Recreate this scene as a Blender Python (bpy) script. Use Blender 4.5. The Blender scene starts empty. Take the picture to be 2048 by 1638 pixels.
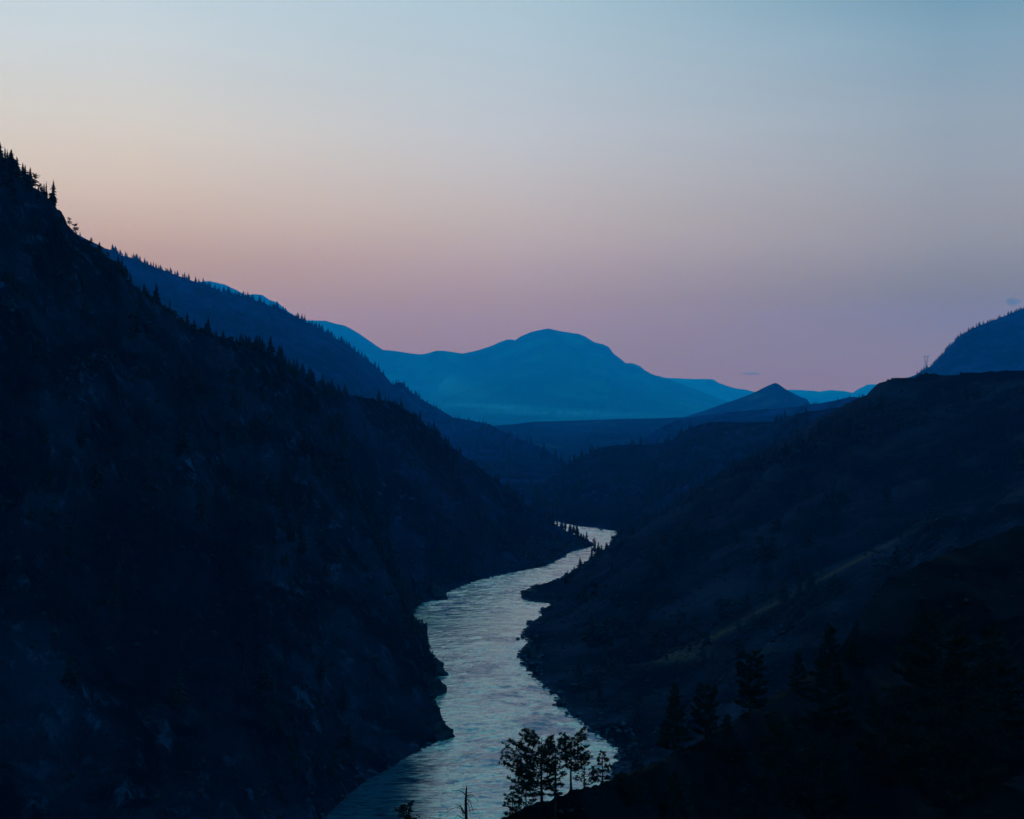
import bpy, math, random
import numpy as np
from mathutils import Vector
from mathutils.bvhtree import BVHTree

# ------------------------------------------------------------------ camera, world, sun, exposure
FPX = 2844.0            # focal length in pixels of the 2048 wide photograph (50 mm on a 36 mm frame)
CAMZ = 150.0            # metres above the river
U = 0.6                 # the near valley is measured in units of 0.6 m
scene = bpy.context.scene
COL = scene.collection
cam_d = bpy.data.cameras.new("camera")
cam_d.lens = 50.0
cam_d.sensor_width = 36.0
cam_d.clip_start = 0.5
cam_d.clip_end = 120000.0
cam = bpy.data.objects.new("camera", cam_d)
COL.objects.link(cam)
cam.location = (0, 0, CAMZ)
cam.rotation_euler = (math.radians(90), 0, 0)
scene.camera = cam

scene.view_settings.view_transform = 'Standard'
scene.view_settings.look = 'None'
scene.view_settings.gamma = 1.0
scene.view_settings.exposure = 0.0
scene.cycles.use_denoising = True
scene.cycles.max_bounces = 8
scene.cycles.volume_bounces = 2
scene.cycles.use_adaptive_sampling = True
scene.cycles.adaptive_threshold = 0.01

HAZE_TOP, HAZE_FAR = 2620.0, 36500.0
SIG = np.array([0.0003, 0.0134, 0.0368]) / 1000.0      # haze scattering per metre, r g b
JSCAT = np.array([0.12, 0.305, 0.435])                # light the haze sends on towards the camera


def lin(c):
    c = np.array(c, float) / 255.0
    return np.where(c <= 0.04045, c / 12.92, ((c + 0.055) / 1.055) ** 2.4)


def sky_source(sinel, rgb):
    """sky radiance behind the haze that is seen as rgb through it"""
    L = min((HAZE_TOP - CAMZ) / max(sinel, 1e-3), HAZE_FAR)
    tr = np.exp(-SIG * L)
    s = (lin(rgb) - JSCAT * (1 - tr)) / tr
    return np.clip(s, 0.01, 3.0)


world = bpy.data.worlds.new("World")
scene.world = world
world.use_nodes = True
wn, wl = world.node_tree.nodes, world.node_tree.links
wn.clear()
w_out = wn.new('ShaderNodeOutputWorld')
w_tc = wn.new('ShaderNodeTexCoord')
w_sep = wn.new('ShaderNodeSeparateXYZ')
wl.new(w_tc.outputs['Generated'], w_sep.inputs[0])


def wmath(op, a, b=None, clamp=False):
    n = wn.new('ShaderNodeMath')
    n.operation = op
    n.use_clamp = clamp
    for k, v in enumerate((a, b)):
        if v is None:
            continue
        if isinstance(v, (int, float)):
            n.inputs[k].default_value = v
        else:
            wl.new(v, n.inputs[k])
    return n.outputs[0]


def ramp(stops, fac):
    n = wn.new('ShaderNodeValToRGB')
    n.color_ramp.interpolation = 'B_SPLINE' if False else 'LINEAR'
    while len(n.color_ramp.elements) < len(stops):
        n.color_ramp.elements.new(0.5)
    for e, (p, c) in zip(n.color_ramp.elements, sorted(stops, key=lambda s: s[0])):
        e.position = p
        e.color = (float(c[0]), float(c[1]), float(c[2]), 1)
    wl.new(fac, n.inputs[0])
    return n.outputs[0]


def stops_of(table, zen):
    st = []
    for y, rgb in table:
        se = math.sin(math.atan((819 - y) / FPX))
        st.append((math.sqrt(max(se, 0.0)), sky_source(se, rgb)))
    st += [(math.sqrt(0.36), zen[0]), (math.sqrt(0.55), zen[1]), (1.0, zen[2])]
    return st


ZENL = ((0.54, 0.58, 0.64), (0.42, 0.58, 0.78), (0.06, 0.66, 1.06))
ZENC = ((0.50, 0.56, 0.64), (0.40, 0.57, 0.78), (0.06, 0.66, 1.06))
ZENR = ((0.10, 0.36, 0.62), (0.06, 0.52, 0.81), (0.03, 0.64, 1.02))
LEFT = [(819, (140, 125, 148)), (760, (144, 128, 149)), (700, (150, 132, 150)), (650, (157, 137, 149)), (600, (165, 143, 148)), (560, (172, 148, 148)), (524, (180, 154, 150)),
        (460, (196, 172, 163)), (404, (205, 186, 175)), (370, (208, 192, 181)), (290, (211, 202, 193)), (204, (208, 208, 204)), (110, (202, 211, 215)), (0, (190, 208, 218))]
CENTER = [(819, (132, 125, 150)), (760, (135, 128, 151)), (700, (141, 132, 155)), (660, (147, 135, 156)), (620, (153, 139, 156)), (580, (160, 146, 159)), (540, (167, 153, 163)),
          (500, (175, 162, 168)), (450, (182, 172, 173)), (400, (186, 179, 181)), (350, (188, 186, 189)), (250, (188, 195, 203)), (110, (180, 198, 209)), (0, (170, 196, 209))]
RIGHT = [(819, (130, 125, 148)), (750, (130, 126, 149)), (720, (127, 127, 150)), (680, (124, 127, 149)), (640, (121, 127, 148)), (600, (121, 129, 148)), (565, (127, 134, 151)), (530, (134, 140, 155)),
         (490, (141, 146, 159)), (450, (146, 150, 162)), (350, (149, 160, 173)), (250, (146, 164, 179)), (110, (130, 162, 182)), (0, (110, 154, 178))]
elv = wmath('SQRT', wmath('MAXIMUM', w_sep.outputs['Z'], 0.0))
rl = ramp(stops_of(LEFT, ZENL), elv)
rc = ramp(stops_of(CENTER, ZENC), elv)
rr = ramp(stops_of(RIGHT, ZENR), elv)
rb = ramp([(0.0, (0.05, 0.40, 0.64)), (0.5, (0.04, 0.52, 0.90)), (1.0, (0.05, 0.66, 1.08))], elv)
az = wmath('ARCTAN2', w_sep.outputs['X'], w_sep.outputs['Y'])


def wmix(f, a, b):
    n = wn.new('ShaderNodeMix'); n.data_type = 'RGBA'
    wl.new(f, n.inputs[0]); wl.new(a, n.inputs[6]); wl.new(b, n.inputs[7])
    return n.outputs[2]


lr1 = wmix(wmath('MULTIPLY', wmath('ADD', az, math.radians(15)), 1 / math.radians(15), True), rl, rc)
lr2 = wmix(wmath('MULTIPLY', az, 1 / math.radians(17), True), lr1, rr)
fback = wn.new('ShaderNodeMapRange'); fback.interpolation_type = 'SMOOTHSTEP'
fback.inputs[1].default_value = math.radians(28); fback.inputs[2].default_value = math.radians(100)
wl.new(wmath('ABSOLUTE', az), fback.inputs[0])
bmix = wn.new('ShaderNodeMix'); bmix.data_type = 'RGBA'
wl.new(fback.outputs[0], bmix.inputs[0]); wl.new(lr2, bmix.inputs[6]); wl.new(rb, bmix.inputs[7])
# faint uneven veils high in the air
vn = wn.new('ShaderNodeTexNoise'); vn.inputs['Scale'].default_value = 2.2; vn.inputs['Detail'].default_value = 4
vm = wn.new('ShaderNodeMapping'); vm.inputs['Scale'].default_value = (1.0, 1.0, 7.0)
wl.new(w_tc.outputs['Generated'], vm.inputs[0]); wl.new(vm.outputs[0], vn.inputs['Vector'])
vr = wn.new('ShaderNodeMapRange'); vr.inputs[1].default_value = 0.3; vr.inputs[2].default_value = 0.7
vr.inputs[3].default_value = 0.965; vr.inputs[4].default_value = 1.03
wl.new(vn.outputs['Fac'], vr.inputs[0])
vmul = wn.new('ShaderNodeVectorMath'); vmul.operation = 'SCALE'
wl.new(bmix.outputs[2], vmul.inputs[0]); wl.new(vr.outputs[0], vmul.inputs['Scale'])
bg = wn.new('ShaderNodeBackground'); bg.inputs['Strength'].default_value = 1.0
wl.new(vmul.outputs[0], bg.inputs['Color'])
sky = wn.new('ShaderNodeTexSky'); sky.sky_type = 'NISHITA'; sky.sun_disc = False
SUN_EL, SUN_AZ = math.radians(1.5), math.radians(-48)
sky.sun_elevation = SUN_EL; sky.sun_rotation = SUN_AZ
bg2 = wn.new('ShaderNodeBackground'); bg2.inputs['Strength'].default_value = 0.002
wl.new(sky.outputs[0], bg2.inputs['Color'])
add = wn.new('ShaderNodeAddShader')
wl.new(bg.outputs[0], add.inputs[0]); wl.new(bg2.outputs[0], add.inputs[1])
wl.new(add.outputs[0], w_out.inputs['Surface'])

sun_d = bpy.data.lights.new("sun", 'SUN')
sun_d.energy = 0.02
sun_d.angle = math.radians(12)
sun_d.color = (1.0, 0.72, 0.55)
sun = bpy.data.objects.new("sun", sun_d)
COL.objects.link(sun)
sd = Vector((math.sin(SUN_AZ) * math.cos(SUN_EL), math.cos(SUN_AZ) * math.cos(SUN_EL), math.sin(SUN_EL)))
sun.rotation_euler = sd.to_track_quat('Z', 'Y').to_euler()

# ------------------------------------------------------------------ helpers
rng = np.random.default_rng(7)
random.seed(7)
PERM = rng.permutation(4096)
GR = rng.uniform(0, 2 * np.pi, 4096)
GX, GY = np.cos(GR), np.sin(GR)


def gnoise(x, y, seed=0):
    xi, yi = np.floor(x).astype(np.int64), np.floor(y).astype(np.int64)
    xf, yf = x - xi, y - yi
    u, v = xf * xf * xf * (xf * (xf * 6 - 15) + 10), yf * yf * yf * (yf * (yf * 6 - 15) + 10)

    def g(ix, iy, dx, dy):
        h = PERM[(PERM[(ix + seed * 131) & 4095] + iy) & 4095]
        return GX[h] * dx + GY[h] * dy
    a = g(xi, yi, xf, yf); b = g(xi + 1, yi, xf - 1, yf)
    c = g(xi, yi + 1, xf, yf - 1); d = g(xi + 1, yi + 1, xf - 1, yf - 1)
    return (a + (b - a) * u + (c - a) * v + (a - b - c + d) * u * v) * 1.5


def fbm(x, y, octv=5, seed=0, gain=0.5):
    s = 0; a = 1.0; f = 1.0
    for o in range(octv):
        s = s + a * gnoise(x * f, y * f, seed + o)
        a *= gain; f *= 2.03
    return s


def ridged(x, y, octv=5, seed=0, gain=0.55):
    """0 on the ribs, up to about 1 in the gullies"""
    s = 0; a = 1.0; f = 1.0; n = 0
    for o in range(octv):
        s = s + a * np.abs(gnoise(x * f, y * f, seed + o)) * 1.6
        n += a; a *= gain; f *= 2.1
    return s / n


def unproj(px, py, D):
    return np.array([(px - 1024) / FPX * D, D, CAMZ + (819 - py) / FPX * D])


def make_mesh(name, verts, faces, mat, smooth=False):
    me = bpy.data.meshes.new(name)
    verts = np.asarray(verts, dtype=np.float32)
    me.vertices.add(len(verts))
    me.vertices.foreach_set("co", verts.ravel())
    if isinstance(faces, np.ndarray):
        k = faces.shape[1]
        nf = len(faces)
        me.loops.add(nf * k)
        me.loops.foreach_set("vertex_index", faces.astype(np.int32).ravel())
        me.polygons.add(nf)
        me.polygons.foreach_set("loop_start", np.arange(0, nf * k, k, dtype=np.int32))
        me.polygons.foreach_set("loop_total", np.full(nf, k, dtype=np.int32))
    me.update(calc_edges=True)
    me.validate()
    me.materials.append(mat)
    if smooth:
        me.polygons.foreach_set("use_smooth", np.ones(len(me.polygons), dtype=bool))
    return me


def link(name, me, parent=None, loc=None):
    o = bpy.data.objects.new(name, me)
    COL.objects.link(o)
    if parent is not None:
        o.parent = parent
    if loc is not None:
        o.location = loc
    return o


def tag(o, label=None, cat=None, group=None, kind=None):
    if label: o['label'] = label
    if cat: o['category'] = cat
    if group: o['group'] = group
    if kind: o['kind'] = kind
    return o


def empty(name, loc, label, cat, group=None):
    o = bpy.data.objects.new(name, None)
    o.empty_display_size = 1
    COL.objects.link(o)
    o.location = loc
    return tag(o, label, cat, group)


# ------------------------------------------------------------------ materials
def new_mat(name):
    m = bpy.data.materials.new(name)
    m.use_nodes = True
    m.node_tree.nodes.clear()
    return m, m.node_tree.nodes, m.node_tree.links


def noise_node(n, l, vec, scale, detail=5, rough=0.6, dist=0.0):
    t = n.new('ShaderNodeTexNoise')
    t.inputs['Scale'].default_value = scale
    t.inputs['Detail'].default_value = detail
    t.inputs['Roughness'].default_value = rough
    t.inputs['Distortion'].default_value = dist
    l.new(vec, t.inputs['Vector'])
    return t.outputs['Fac']


def maprange(n, l, v, a, b, c=0.0, d=1.0, smooth=True):
    r = n.new('ShaderNodeMapRange')
    r.interpolation_type = 'SMOOTHSTEP' if smooth else 'LINEAR'
    for k, x in zip((1, 2, 3, 4), (a, b, c, d)):
        r.inputs[k].default_value = x
    l.new(v, r.inputs[0])
    return r.outputs[0]


def mixc(n, l, f, a, b):
    m = n.new('ShaderNodeMix'); m.data_type = 'RGBA'
    l.new(f, m.inputs[0])
    for k, v in ((6, a), (7, b)):
        if isinstance(v, tuple):
            m.inputs[k].default_value = (*v, 1)
        else:
            l.new(v, m.inputs[k])
    return m.outputs[2]


def land_mat(name, dark, mid, rock, s=1.0, rock_amt=0.5, grass=None, bump=1.0, bumpd=6.0, drycol=None):
    """dark = scrub, mid = soil and dry grass, rock = bare faces; s stretches the pattern (1 = patches of about 60 m)"""
    m, n, l = new_mat(name)
    out = n.new('ShaderNodeOutputMaterial')
    bs = n.new('ShaderNodeBsdfDiffuse')
    bs.inputs['Roughness'].default_value = 0.6
    tc = n.new('ShaderNodeTexCoord')
    vec = tc.outputs['Object']
    big = noise_node(n, l, vec, 0.011 / s, 6, 0.62, 0.6)
    med = noise_node(n, l, vec, 0.045 / s, 6, 0.65, 0.4)
    fine = noise_node(n, l, vec, 0.22 / s, 5, 0.7)
    mp = n.new('ShaderNodeMapping')
    mp.inputs['Scale'].default_value = (1.0, 1.0, 0.35)
    l.new(vec, mp.inputs[0])
    streak = noise_node(n, l, mp.outputs[0], 0.075 / s, 8, 0.74, 0.35)
    c = mixc(n, l, maprange(n, l, big, 0.40, 0.62), dark, mid)
    rk = n.new('ShaderNodeMath'); rk.operation = 'MULTIPLY'
    l.new(maprange(n, l, streak, 0.62 - 0.12 * rock_amt, 0.74 - 0.08 * rock_amt), rk.inputs[0])
    l.new(maprange(n, l, med, 0.38, 0.58), rk.inputs[1])
    c = mixc(n, l, rk.outputs[0], c, rock)
    if grass:
        g = noise_node(n, l, vec, 0.008 / s, 4, 0.55, 0.5)
        c = mixc(n, l, maprange(n, l, g, 0.60, 0.70), c, grass)
    # brush colour painted into the gullies to give them shading; dry grass on the benches
    am = n.new('ShaderNodeAttribute'); am.attribute_name = 'gully_shade'
    dm = n.new('ShaderNodeMath'); dm.operation = 'MULTIPLY'
    l.new(am.outputs['Fac'], dm.inputs[0]); l.new(maprange(n, l, med, 0.30, 0.55, 0.35, 1.0), dm.inputs[1])
    c = mixc(n, l, dm.outputs[0], c, dark)
    if drycol:
        ad = n.new('ShaderNodeAttribute'); ad.attribute_name = 'dry'
        dd = n.new('ShaderNodeMath'); dd.operation = 'MULTIPLY'
        l.new(ad.outputs['Fac'], dd.inputs[0]); l.new(maprange(n, l, fine, 0.35, 0.55, 0.2, 1.0), dd.inputs[1])
        c = mixc(n, l, dd.outputs[0], c, drycol)
    # scattered low scrub
    c = mixc(n, l, maprange(n, l, fine, 0.56, 0.70, 0.0, 0.85), c, dark)
    l.new(c, bs.inputs['Color'])
    b = n.new('ShaderNodeBump')
    b.inputs['Strength'].default_value = bump
    b.inputs['Distance'].default_value = bumpd
    h = n.new('ShaderNodeMath'); h.operation = 'ADD'
    l.new(streak, h.inputs[0]); l.new(fine, h.inputs[1])
    l.new(h.outputs[0], b.inputs['Height'])
    l.new(b.outputs[0], bs.inputs['Normal'])
    l.new(bs.outputs[0], out.inputs['Surface'])
    return m


def plain_mat(name, c1, c2, scale, bump=0.3):
    m, n, l = new_mat(name)
    out = n.new('ShaderNodeOutputMaterial')
    bs = n.new('ShaderNodeBsdfPrincipled')
    bs.inputs['Roughness'].default_value = 0.9
    bs.inputs['Specular IOR Level'].default_value = 0.1
    tc = n.new('ShaderNodeTexCoord')
    f = noise_node(n, l, tc.outputs['Object'], scale, 5, 0.6)
    l.new(mixc(n, l, maprange(n, l, f, 0.35, 0.65), c1, c2), bs.inputs['Base Color'])
    b = n.new('ShaderNodeBump'); b.inputs['Strength'].default_value = bump
    l.new(f, b.inputs['Height']); l.new(b.outputs[0], bs.inputs['Normal'])
    l.new(bs.outputs[0], out.inputs['Surface'])
    return m


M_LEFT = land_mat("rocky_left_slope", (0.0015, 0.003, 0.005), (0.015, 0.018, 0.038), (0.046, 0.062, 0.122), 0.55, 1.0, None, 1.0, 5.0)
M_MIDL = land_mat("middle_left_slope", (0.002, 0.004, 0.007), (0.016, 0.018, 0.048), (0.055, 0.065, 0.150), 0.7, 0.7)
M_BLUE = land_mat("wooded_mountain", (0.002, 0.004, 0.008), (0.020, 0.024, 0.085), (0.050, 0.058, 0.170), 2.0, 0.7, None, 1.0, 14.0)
M_RIGHT = land_mat("grassy_right_slope", (0.0015, 0.003, 0.005), (0.030, 0.018, 0.030), (0.060, 0.042, 0.062), 0.7, 0.4, (0.034, 0.024, 0.028), 0.9, 3.2)
M_RBANK = land_mat("right_bank_slope", (0.0015, 0.003, 0.005), (0.028, 0.018, 0.030), (0.070, 0.055, 0.085), 0.55, 0.5, (0.045, 0.020, 0.018), 0.8, 2.0, (0.13, 0.040, 0.026))
M_NEAR = land_mat("near_slope", (0.0015, 0.003, 0.004), (0.013, 0.010, 0.015), (0.030, 0.026, 0.036), 0.20, 0.4, (0.028, 0.012, 0.012), 0.9, 0.8, (0.060, 0.016, 0.012))
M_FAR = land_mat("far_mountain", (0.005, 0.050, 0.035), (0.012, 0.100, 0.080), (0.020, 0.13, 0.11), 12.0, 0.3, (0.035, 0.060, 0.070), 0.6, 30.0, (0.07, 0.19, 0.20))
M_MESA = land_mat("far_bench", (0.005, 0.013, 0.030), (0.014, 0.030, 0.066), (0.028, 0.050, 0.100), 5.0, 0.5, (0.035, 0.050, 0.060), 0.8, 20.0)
M_ROCK = plain_mat("river_rock", (0.001, 0.002, 0.003), (0.007, 0.009, 0.014), 0.35, 0.6)
M_RUBBLE = plain_mat("bank_rubble", (0.004, 0.005, 0.009), (0.030, 0.036, 0.062), 0.35, 0.6)
M_BARK = plain_mat("bark", (0.004, 0.004, 0.004), (0.010, 0.010, 0.010), 3.0, 0.6)
M_NEEDLE = plain_mat("pine_needles", (0.002, 0.005, 0.003), (0.006, 0.011, 0.007), 1.2, 0.2)
M_FIR = plain_mat("fir_needles", (0.001, 0.0025, 0.003), (0.004, 0.007, 0.008), 0.4, 0.2)
M_STEEL = plain_mat("galvanised_steel", (0.12, 0.13, 0.14), (0.2, 0.21, 0.22), 0.5, 0.1)

# ------------------------------------------------------------------ hills
HILLS = {}


def resample(pts, n):
    pts = np.array(pts, float)
    d = np.r_[0, np.cumsum(np.hypot(np.diff(pts[:, 0]), np.diff(pts[:, 1])) + 1e-6)]
    t = np.linspace(0, d[-1], n, endpoint=False)
    return np.stack([np.interp(t, d, pts[:, k]) for k in range(pts.shape[1])], 1)


def resample_w(pts, n):
    pts = np.array(pts, float)
    d = np.r_[0, np.cumsum(np.linalg.norm(np.diff(pts, axis=0), axis=1) + 1e-6)]
    t = np.linspace(0, d[-1], n, endpoint=False)
    return np.stack([np.interp(t, d, pts[:, k]) for k in range(3)], 1)


def foot_w(p):
    if p[0] == 'w':
        return np.array(p[1:], float)
    if len(p) == 3:
        return unproj(*p)
    D = CAMZ * FPX / (p[1] - 819.0)
    return unproj(p[0], p[1], D)


def hill(name, mat, segs, nu, nv, prof=1.0, gully=(20, 120), rough=(4, 40), crest_n=(0.8, 12), back=0.7, seed=0,
         under=True, backz=-12.0, label=None, shore=1.0, sc=1.0, dry=()):
    """a hill: a crest line and a foot line (the river bank) joined by a weathered slope, and its far side"""
    tot = sum(np.hypot(s[0][-1][0] - s[0][0][0], s[0][-1][1] - s[0][0][1]) +
              np.linalg.norm(foot_w(s[1][-1]) - foot_w(s[1][0])) * 0.15 for s in segs)
    C, Fo = [], []
    segs = [([(a, b, c * sc) for a, b, c in cr], [('w', q[1] * sc, q[2] * sc, q[3] * sc) if q[0] == 'w' else (q if len(q) == 2 else (q[0], q[1], q[2] * sc)) for q in ft])
            for cr, ft in segs]
    k_ = 0.6 if sc < 0.9 else 1.0
    gully = (gully[0] * k_, gully[1] * k_); rough = (rough[0] * k_, rough[1] * k_); crest_n = (crest_n[0] * k_, crest_n[1] * k_)
    for cr, ft in segs:
        w = np.hypot(cr[-1][0] - cr[0][0], cr[-1][1] - cr[0][1]) + np.linalg.norm(foot_w(ft[-1]) - foot_w(ft[0])) * 0.15
        n = max(8, int(nu * w / tot))
        c = resample(cr, n)
        C.append(np.array([unproj(*q) for q in c]))
        Fo.append(resample_w([foot_w(q) for q in ft], n))
    C = np.concatenate(C); Fo = np.concatenate(Fo)
    N = len(C)
    # knock the ruler-straight runs out of the crest
    sarc = np.r_[0, np.cumsum(np.linalg.norm(np.diff(C[:, :2], axis=0), axis=1))]
    C[:, 2] += crest_n[0] * fbm(sarc / crest_n[1], np.zeros(N) + seed, 5, seed + 3, 0.62)
    tf = np.linspace(0, 1, nv)
    S = sarc[:, None] / gully[1]
    T = tf[None, :]
    P = C[:, None, :] * (1 - T[..., None]) + Fo[:, None, :] * T[..., None]
    zc, zf = C[:, 2][:, None], Fo[:, 2][:, None]
    P[..., 2] = zf + (zc - zf) * (1 - T) ** prof
    P0 = P[..., 2].copy()
    env = np.clip(T / 0.10, 0, 1) ** 1.3 * np.clip((1 - T) / 0.06, 0, 1) ** 0.8
    # slanting gullies down the fall line
    wob = 0.5 * fbm(P[..., 0] / 260, P[..., 1] / 260, 3, seed + 11)
    g = ridged(S + wob, T * 1.3 + seed * 3.7 + 0.0 * S, 4, seed + 21)
    P[..., 2] -= gully[0] * g * env
    r = ridged(P[..., 0] / rough[1], P[..., 1] / rough[1] + P[..., 2] / rough[1] * 0.7, 5, seed + 31)
    P[..., 2] -= rough[0] * r * env
    P[..., 2] = np.maximum(P[..., 2], zf + 0.40 * (P0 - zf))
    if under:      # the river cuts a low steep bank
        P[..., 2] += 1.8 * k_ * np.clip((1 - T) / 0.012, 0, 1)
    f = fbm(P[..., 0] / 9.0, P[..., 1] / 9.0, 3, seed + 41)
    P[..., 2] += 0.12 * rough[0] * f * np.clip(env + 0.15, 0, 1)
    # uneven bank
    out = Fo - C
    out[:, 2] = 0
    out /= np.linalg.norm(out, axis=1)[:, None] + 1e-6
    near = np.clip((T - 0.85) / 0.15, 0, 1)
    P[..., :2] += (out[:, None, :2]) * (near * shore * 1.5 * fbm(sarc / 7.0 + 0.0, np.zeros(N) + 5.5, 4, seed + 51, 0.65)[:, None])[..., None]
    rows = [P]
    if under:
        k = np.array([4.0, 14.0, 60.0])
        U = P[:, -1:, :] + out[:, None, :] * k[None, :, None]
        U[..., 2] = np.array([-3.0, -8.0, backz])[None, :]
        rows.append(U)
    # far side
    rad = C[:, :2] / np.linalg.norm(C[:, :2], axis=1)[:, None]
    nb = 26
    bd = (np.linspace(1, 0, nb, endpoint=False) ** 1.6)
    B = np.maximum((C[:, 2] - backz) / back, 5.0)
    Bk = np.empty((N, nb, 3))
    Bk[..., :2] = C[:, None, :2] + rad[:, None, :] * (B[:, None] * bd[None, :])[..., None]
    Bk[..., 2] = C[:, 2][:, None] - (C[:, 2] - backz)[:, None] * bd[None, :] ** 0.9
    Bk[..., 2] -= np.abs(fbm(Bk[..., 0] / 70, Bk[..., 1] / 70, 4, seed + 61)) * rough[0] * 2 * np.clip(bd * 6, 0, 1)[None, :]
    G = np.concatenate([Bk] + rows, axis=1)
    nvv = G.shape[1]
    idx = np.arange(N * nvv).reshape(N, nvv)
    q = np.stack([idx[:-1, :-1], idx[:-1, 1:], idx[1:, 1:], idx[1:, :-1]], -1).reshape(-1, 4)
    me = make_mesh(name, G.reshape(-1, 3), q, mat, True)
    gully_shadev = np.zeros(G.shape[:2]); dryv = np.zeros(G.shape[:2])
    gully_shadev[:, nb:nb + nv] = np.clip((g - 0.22) * 2.2, 0, 1) * env  # painted shade mask, strongest where the gullies are carved deepest
    Gx = 1024 + G[..., 0] / G[..., 1] * FPX; Gyp = 819 - (G[..., 2] - CAMZ) / G[..., 1] * FPX
    for (qx, qy, rx, ry, sl) in dry:
        dx = Gx - qx
        dryv[:, nb:nb + nv] = np.maximum(dryv[:, nb:nb + nv], np.exp(-(dx / rx) ** 2 - ((Gyp - qy - dx * sl) / ry) ** 2)[:, nb:nb + nv])
    for an, av in (('gully_shade', gully_shadev), ('dry', dryv)):
        at_ = me.attributes.new(an, 'FLOAT', 'POINT')
        at_.data.foreach_set('value', av.astype(np.float32).ravel())
    o = link(name, me)
    tag(o, label, None, None, 'structure')
    F = G[:, nb:nb + nv]
    px = 1024 + F[..., 0] / F[..., 1] * FPX
    py = 819 - (F[..., 2] - CAMZ) / F[..., 1] * FPX
    HILLS[name] = dict(P=F, px=px, py=py, G=G, nb=nb, C=C)
    return o


hill('left_hill', M_LEFT, [
    ([(-500, -60, 1150), (-200, 150, 1200), (0, 320, 1270)], [('w', -420, 350, 0), ('w', -330, 560, 0)]),
    ([(0, 320, 1270), (15, 335, 1275), (32, 348, 1280), (60, 372, 1295), (80, 388, 1300), (105, 408, 1310), (120, 422, 1320), (127, 437, 1325),
      (135, 452, 1330), (160, 480, 1340), (190, 502, 1355), (220, 520, 1370), (250, 558, 1390), (285, 588, 1430), (312, 606, 1450)],
     [('w', -330, 560, 0), (540, 1750)]),
    ([(312, 606, 1450), (345, 632, 1470), (380, 657, 1500), (430, 674, 1540), (480, 688, 1580), (520, 699, 1600), (545, 716, 1620)],
     [(540, 1750), (690, 1594)]),
    ([(545, 716, 1620), (575, 742, 1640), (600, 757, 1650), (630, 778, 1660), (655, 806, 1670)],
     [(690, 1594), (745, 1555), (805, 1520), (850, 1494)]),
    ([(655, 806, 1670), (675, 850, 1680), (700, 900, 1700), (725, 960, 1720)],
     [(850, 1494), (872, 1486), (898, 1468), (893, 1456), (872, 1440), (862, 1410), (880, 1386)]),
    ([(725, 960, 1720), (740, 995, 1735), (758, 1035, 1750), (780, 1085, 1770)],
     [(880, 1386), (870, 1362), (882, 1343), (876, 1335), (848, 1332), (850, 1310)]),
    ([(780, 1085, 1770), (800, 1130, 1800), (830, 1163, 1850), (868, 1180, 1905), (889, 1190, 1925)],
     [(850, 1310), (835, 1285), (825, 1262), (817, 1237), (840, 1207), (870, 1200), (889, 1193)])],
    620, 420, 0.85, (42, 130), (18, 55), (3.2, 16), 0.8, 1, sc=0.6, label="steep rocky hill filling the left side down to the river")

hill('middle_left_hill', M_MIDL, [
    ([(500, 735, 2200), (590, 737, 2200), (640, 770, 2250), (690, 791, 2300)], [(480, 1230), (760, 1203)]),
    ([(690, 791, 2300), (745, 800, 2400), (785, 806, 2450), (815, 823, 2480), (850, 850, 2520)], [(760, 1203), (885, 1190), (905, 1180)]),
    ([(850, 850, 2520), (880, 876, 2540), (905, 898, 2560), (950, 930, 2600)], [(905, 1180), (955, 1160)]),
    ([(950, 930, 2600), (985, 958, 2620), (1010, 976, 2640), (1050, 1010, 2660), (1085, 1036, 2680)], [(955, 1160), (1020, 1146), (1050, 1140), (1090, 1132)]),
    ([(1085, 1036, 2680), (1110, 1050, 2690), (1145, 1070, 2690), (1165, 1079, 2680), (1188, 1088, 2640)],
     [(1090, 1132), (1100, 1127), (1128, 1113), (1131, 1108), (1150, 1101), (1165, 1098), (1190, 1090)])],
    360, 220, 0.95, (28, 150), (9, 60), (1.2, 20), 0.7, 2, sc=0.6, label="blue wooded spur running down to a point in the river")

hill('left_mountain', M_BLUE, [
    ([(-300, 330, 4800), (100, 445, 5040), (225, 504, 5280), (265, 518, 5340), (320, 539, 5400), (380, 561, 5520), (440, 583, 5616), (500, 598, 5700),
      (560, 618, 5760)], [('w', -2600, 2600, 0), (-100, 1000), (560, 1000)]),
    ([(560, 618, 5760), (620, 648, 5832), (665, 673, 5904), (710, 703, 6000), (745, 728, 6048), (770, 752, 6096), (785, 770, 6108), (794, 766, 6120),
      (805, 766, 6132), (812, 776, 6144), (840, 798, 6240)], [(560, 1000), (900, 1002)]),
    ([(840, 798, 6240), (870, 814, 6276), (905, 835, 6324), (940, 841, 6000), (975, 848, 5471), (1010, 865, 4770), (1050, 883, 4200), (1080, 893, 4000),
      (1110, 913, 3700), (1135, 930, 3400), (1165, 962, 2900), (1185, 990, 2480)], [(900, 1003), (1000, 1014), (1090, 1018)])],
    460, 200, 1.0, (75, 420), (26, 140), (3.0, 50), 0.6, 3, label="blue mountain whose wooded ridge descends behind the steep left hill")

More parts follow.
